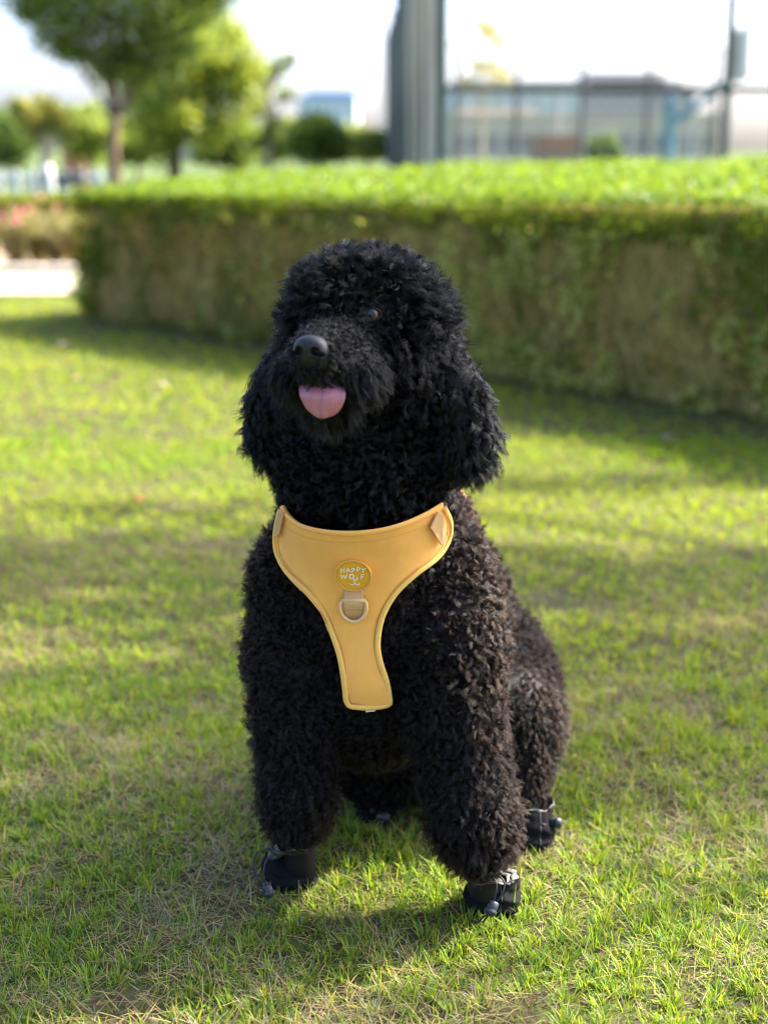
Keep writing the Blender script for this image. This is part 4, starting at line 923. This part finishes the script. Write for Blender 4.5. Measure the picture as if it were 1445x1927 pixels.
# webbing loop and D ring
plB, nBB = pl, nB; pl, nB = plane(665., 1140., .0012)
wb = MB()
W = [(1108, .0016), (1122, .0030), (1133, .0058), (1140, .0052), (1146, .0026), (1166, .0022)]
wp = np.array([[pl(x_, y_, h_) for y_, h_ in W] for x_ in np.linspace(646, 684, 9)]); o = wb.grid(wp).build('webbing_loop', M_web, hn, smooth=True); md = o.modifiers.new('t', 'SOLIDIFY'); md.thickness = .0014; md.offset = 0
md = MB()
for k in range(14): md.tube([pl(647 + k * 2.6, 1147 + (k % 2) * 2.2, .0036), pl(649.4 + k * 2.6, 1149.2 - (k % 2) * 2.2, .0036)], .00045, 5)
md.build('bar_stitching', M_thr, hn)
dr = [(642, 1131), (640, 1140), (641.5, 1152), (648, 1162), (658, 1168.5), (665.5, 1170), (674, 1168.5), (683, 1162), (688.5, 1151), (689.5, 1139), (687, 1131)]
dp = spline([pl(a, b_ , .0052) for a, b_ in dr], 40); dp = np.concatenate([dp, [pl(665, 1129.5, .0042), dp[0]]]); MB().tube(dp, .0021, 10).build('d_ring', M_ring, hn, smooth=True)
# care label peeking below the panel
q = [A(a, b_, hmarch(np.array([690.]), np.array([1330.]), OFF)[0][1] + .002) for a, b_ in ((686, 1328), (704, 1327), (706, 1339), (688, 1341))]
o = mk('care_label', q + [p + np.array([0, .0008, 0]) for p in q], [(0, 1, 2, 3), (7, 6, 5, 4), (0, 4, 5, 1), (1, 5, 6, 2), (2, 6, 7, 3), (3, 7, 4, 0)], pm('white_label', (.8, .8, .76), .7), hn); o['label'] = 'small white label below the chest panel'
# strap tabs at the shoulders
for pts in ([(822, 962), (833, 968), (838, 1018), (828, 1025), (808, 992)], [(527, 958), (537, 962), (527, 1006), (518, 1012), (519, 990)]):
    pp = np.array(pts, float); P = hmarch(pp[:, 0], pp[:, 1], OFF + .003); Nn = hgrad(P); k_ = len(pts); V = np.concatenate([P + Nn * .0022, P])
    o = mk('strap_tab', V, [tuple(range(k_))[::-1], tuple(range(k_, 2 * k_))] + [(i, (i + 1) % k_, k_ + (i + 1) % k_, k_ + i) for i in range(k_)], M_web, hn); bevel(o, .0008, 2)
# straps over the shoulders and round the girth
def wrap(C, dirs, width, name, off=.004, wdir=(0, 0, 1)):
    C = np.broadcast_to(np.asarray(C, float), (len(dirs), 3)); dirs = nrm(np.asarray(dirs, float)); t = np.full(len(dirs), .45)
    for _ in range(60): t = t - np.clip(sdf(C + dirs * t[:, None], ['body', 'belly']) - off, -.03, .1) * .8
    P = C + dirs * t[:, None]; wd_ = nrm(np.asarray(wdir, float))
    G = np.stack([P + wd_ * width * s_ for s_ in (-.5, -.25, 0, .25, .5)], 1); o = MB().grid(G).build(name, M_vest, hn, smooth=True); m_ = o.modifiers.new('t', 'SOLIDIFY'); m_.thickness = .003; return o
cN = A(690, 985, 1.68)
for s_ in (1, -1):
    a0 = math.radians(52); wrap(cN, [(s_ * math.sin(a), -math.cos(a), .15 + .55 * math.sin(a / 2)) for a in np.linspace(a0, math.pi * .97, 26)], .028, 'shoulder_strap', wdir=(0, -.6, .8))
wrap(np.array([.04, 1.79, .36]), [(math.sin(a), -.25 * abs(math.cos(a)), math.cos(a)) for a in np.linspace(-2.4, 2.4, 50)], .03, 'girth_strap', wdir=(.1, 1, .3))

# ================================================================== BOOTS
M_boot = pm('black_nylon', (.010, .010, .010), .85, .06, 700, .25, bump=.0005, bscale=1800)
M_cuff = pm('grey_reflective_cuff', (.20, .19, .165), .5, .35, 110, color2=(.06, .06, .055), bump=.0006, bscale=200, metal=.3)
M_cord = pm('black_cord', (.02, .02, .022), .6, .3)
M_lock = pm('dark_grey_plastic', (.025, .027, .032), .4, .45)
def boot(px, py, yaw, wd_, ln, ht, label, cuff_top, lockp, seed, cuff=True):
    c = ground(px, py); e = empty('dog_boot', (c[0], c[1], 0), label, 'dog boot', 'black boots on the dog paws'); r_ = np.random.default_rng(seed)
    ph = r_.random(8) * 6.28; ca, sa = math.cos(yaw), math.sin(yaw); nt_, nz = 56, 26; G = np.zeros((nt_, nz, 3))
    for j in range(nz):
        t = j / (nz - 1); z = ht * t
        grow = (1 - (1 - min(1, t * 3.2)) ** 2 * .22) * (1 - .20 * t ** 1.4); back = .010 * t
        for i in range(nt_):
            a = 2 * math.pi * i / nt_; cx_, sx_ = math.cos(a), math.sin(a); ex = 2 / 2.7
            x = wd_ / 2 * math.copysign(abs(cx_) ** ex, cx_) * grow; y_ = ln / 2 * math.copysign(abs(sx_) ** ex, sx_) * grow
            if y_ < 0: y_ *= (1 - .42 * t ** 1.5)                    # instep slopes back from the toe
            dr_ = .0018 * math.sin(a * 3 + ph[0] + 7 * t) + .0022 * math.sin(18 * t + 2.0 * math.sin(a * 2 + ph[1]) + ph[2]) * math.sin(math.pi * min(1, t * 1.1)) + .0006 * math.sin(a * 11 + ph[3] + 3 * t)
            rr = math.hypot(x, y_) + 1e-9; x *= 1 + dr_ / rr; y_ *= 1 + dr_ / rr; y_ += back
            G[i, j] = (c[0] + x * ca - y_ * sa, c[1] + x * sa + y_ * ca, z + .004)
    m = MB().grid(G, True); m.add(G[:, 0], [tuple(range(nt_))[::-1]]); m.build('shell', M_boot, e, smooth=True)
    top = G[:, -1]; tc_ = top.mean(0)
    # seam down the toe
    i = int(nt_ * .80); MB().tube(G[i, :, :] + nrm(G[i] - G.mean((0, 1))) * .0004, .0007, 5).build('seam', M_cord, e)
    ct = np.asarray(cuff_top); R = np.zeros((nt_, 7, 3))
    for j in range(7):
        t = j / 6
        for i in range(nt_):
            a = 2 * math.pi * i / nt_; q = top[i] * (1 - t) + (ct + (top[i] - tc_) * .86) * t; out = nrm(top[i] - tc_); R[i, j] = q + out * (.0022 * math.sin(a * 5 + ph[4] + 3 * t) + .0014 * math.sin(a * 15 + ph[5])) * math.sin(math.pi * min(1, t + .12)) + np.array([0, 0, .0015 * math.sin(a * 5 + ph[6])])
    o = MB().grid(R, True).build('cuff', M_cuff, e, smooth=True); s2 = o.modifiers.new('t', 'SOLIDIFY'); s2.thickness = .0012
    neck = np.array([R[i, 4] + nrm(R[i, 4] - R[:, 4].mean(0)) * .0018 for i in list(range(nt_)) + [0]]); MB().tube(neck, .0016, 6, cap=False).build('drawcord', M_cord, e, smooth=True)
    # loop of cord to the barrel lock
    fr = lockp['from']; to = lockp['to']; b0 = A(*fr[0]); b1 = A(*fr[1]); l0 = A(*to)
    for bq, mids in ((b0, lockp['m0']), (b1, lockp['m1'])): MB().tube(spline([bq] + [A(*q) for q in mids] + [l0], 18), .00115, 6).build('cord', M_cord, e, smooth=True)
    ax = nrm(np.asarray(lockp['ax'], float)); o = MB().lathe([(.0035, -.010), (.0058, -.0085), (.0062, -.002), (.0058, .0), (.0072, .0015), (.0072, .0045), (.0052, .0055), (.005, .0075), (.003, .008)], l0, ax, 18).build('cord_lock', M_lock, e, smooth=True)
    for q in lockp.get('tails', []): MB().tube([l0 + ax * .005, A(*q[0]), A(*q[1])], .00115, 6).build('cord_end', M_cord, e)
    for q in fr: MB().lathe([(.0032, -.0012), (.0032, .0012), (.0014, .0014)], A(*q), (0, -1, .2), 12).build('eyelet', M_black, e)
boot(548, 1662, math.radians(22), .066, .074, .034, 'black dog boot with cord looped to one side on the dog front paw at left', A(556, 1588, 1.578),
     dict([('from', [(508, 1597, 1.535), (517, 1604, 1.532)]), ('to', (505, 1678, 1.515)), ('m0', [(484, 1606, 1.525), (478, 1632, 1.52), (490, 1662, 1.515)]), ('m1', [(500, 1622, 1.522), (496, 1650, 1.512)]), ('ax', (.35, -.3, -.7))]), 1)
boot(927, 1712, math.radians(-8), .069, .068, .038, 'black dog boot with cord lock hanging in front on the dog front paw at right', A(915, 1652, 1.522),
     dict([('from', [(925, 1646, 1.49), (936, 1645, 1.49)]), ('to', (925, 1712, 1.470)), ('m0', [(934, 1665, 1.480), (931, 1690, 1.474)]), ('m1', [(949, 1662, 1.482), (943, 1685, 1.475)]), ('ax', (-.35, -.4, -.7)), ('tails', [((908, 1727, 1.468), (899, 1738, 1.468)), ((915, 1728, 1.468), (908, 1737, 1.468))])]), 2)
boot(1003, 1582, math.radians(-6), .058, .10, .046, 'black rounded dog boot on the hind paw behind the right foreleg', A(992, 1532, 1.73),
     dict([('from', [(1008, 1545, 1.70), (1012, 1548, 1.70)]), ('to', (1046, 1549, 1.70)), ('m0', [(1022, 1552, 1.69), (1034, 1551, 1.70)]), ('m1', [(1024, 1556, 1.69), (1036, 1553, 1.70)]), ('ax', (.8, -.5, .2))]), 3)
boot(706, 1540, 0, .056, .08, .036, 'black dog boot on the hind paw hidden in the shade between the forelegs', np.array([.0, 1.79, .05]),
     dict([('from', [(700, 1527, 1.755), (708, 1527, 1.755)]), ('to', (722, 1538, 1.74)), ('m0', [(712, 1526, 1.745)]), ('m1', [(716, 1532, 1.745)]), ('ax', (.8, -.5, .2))]), 4)
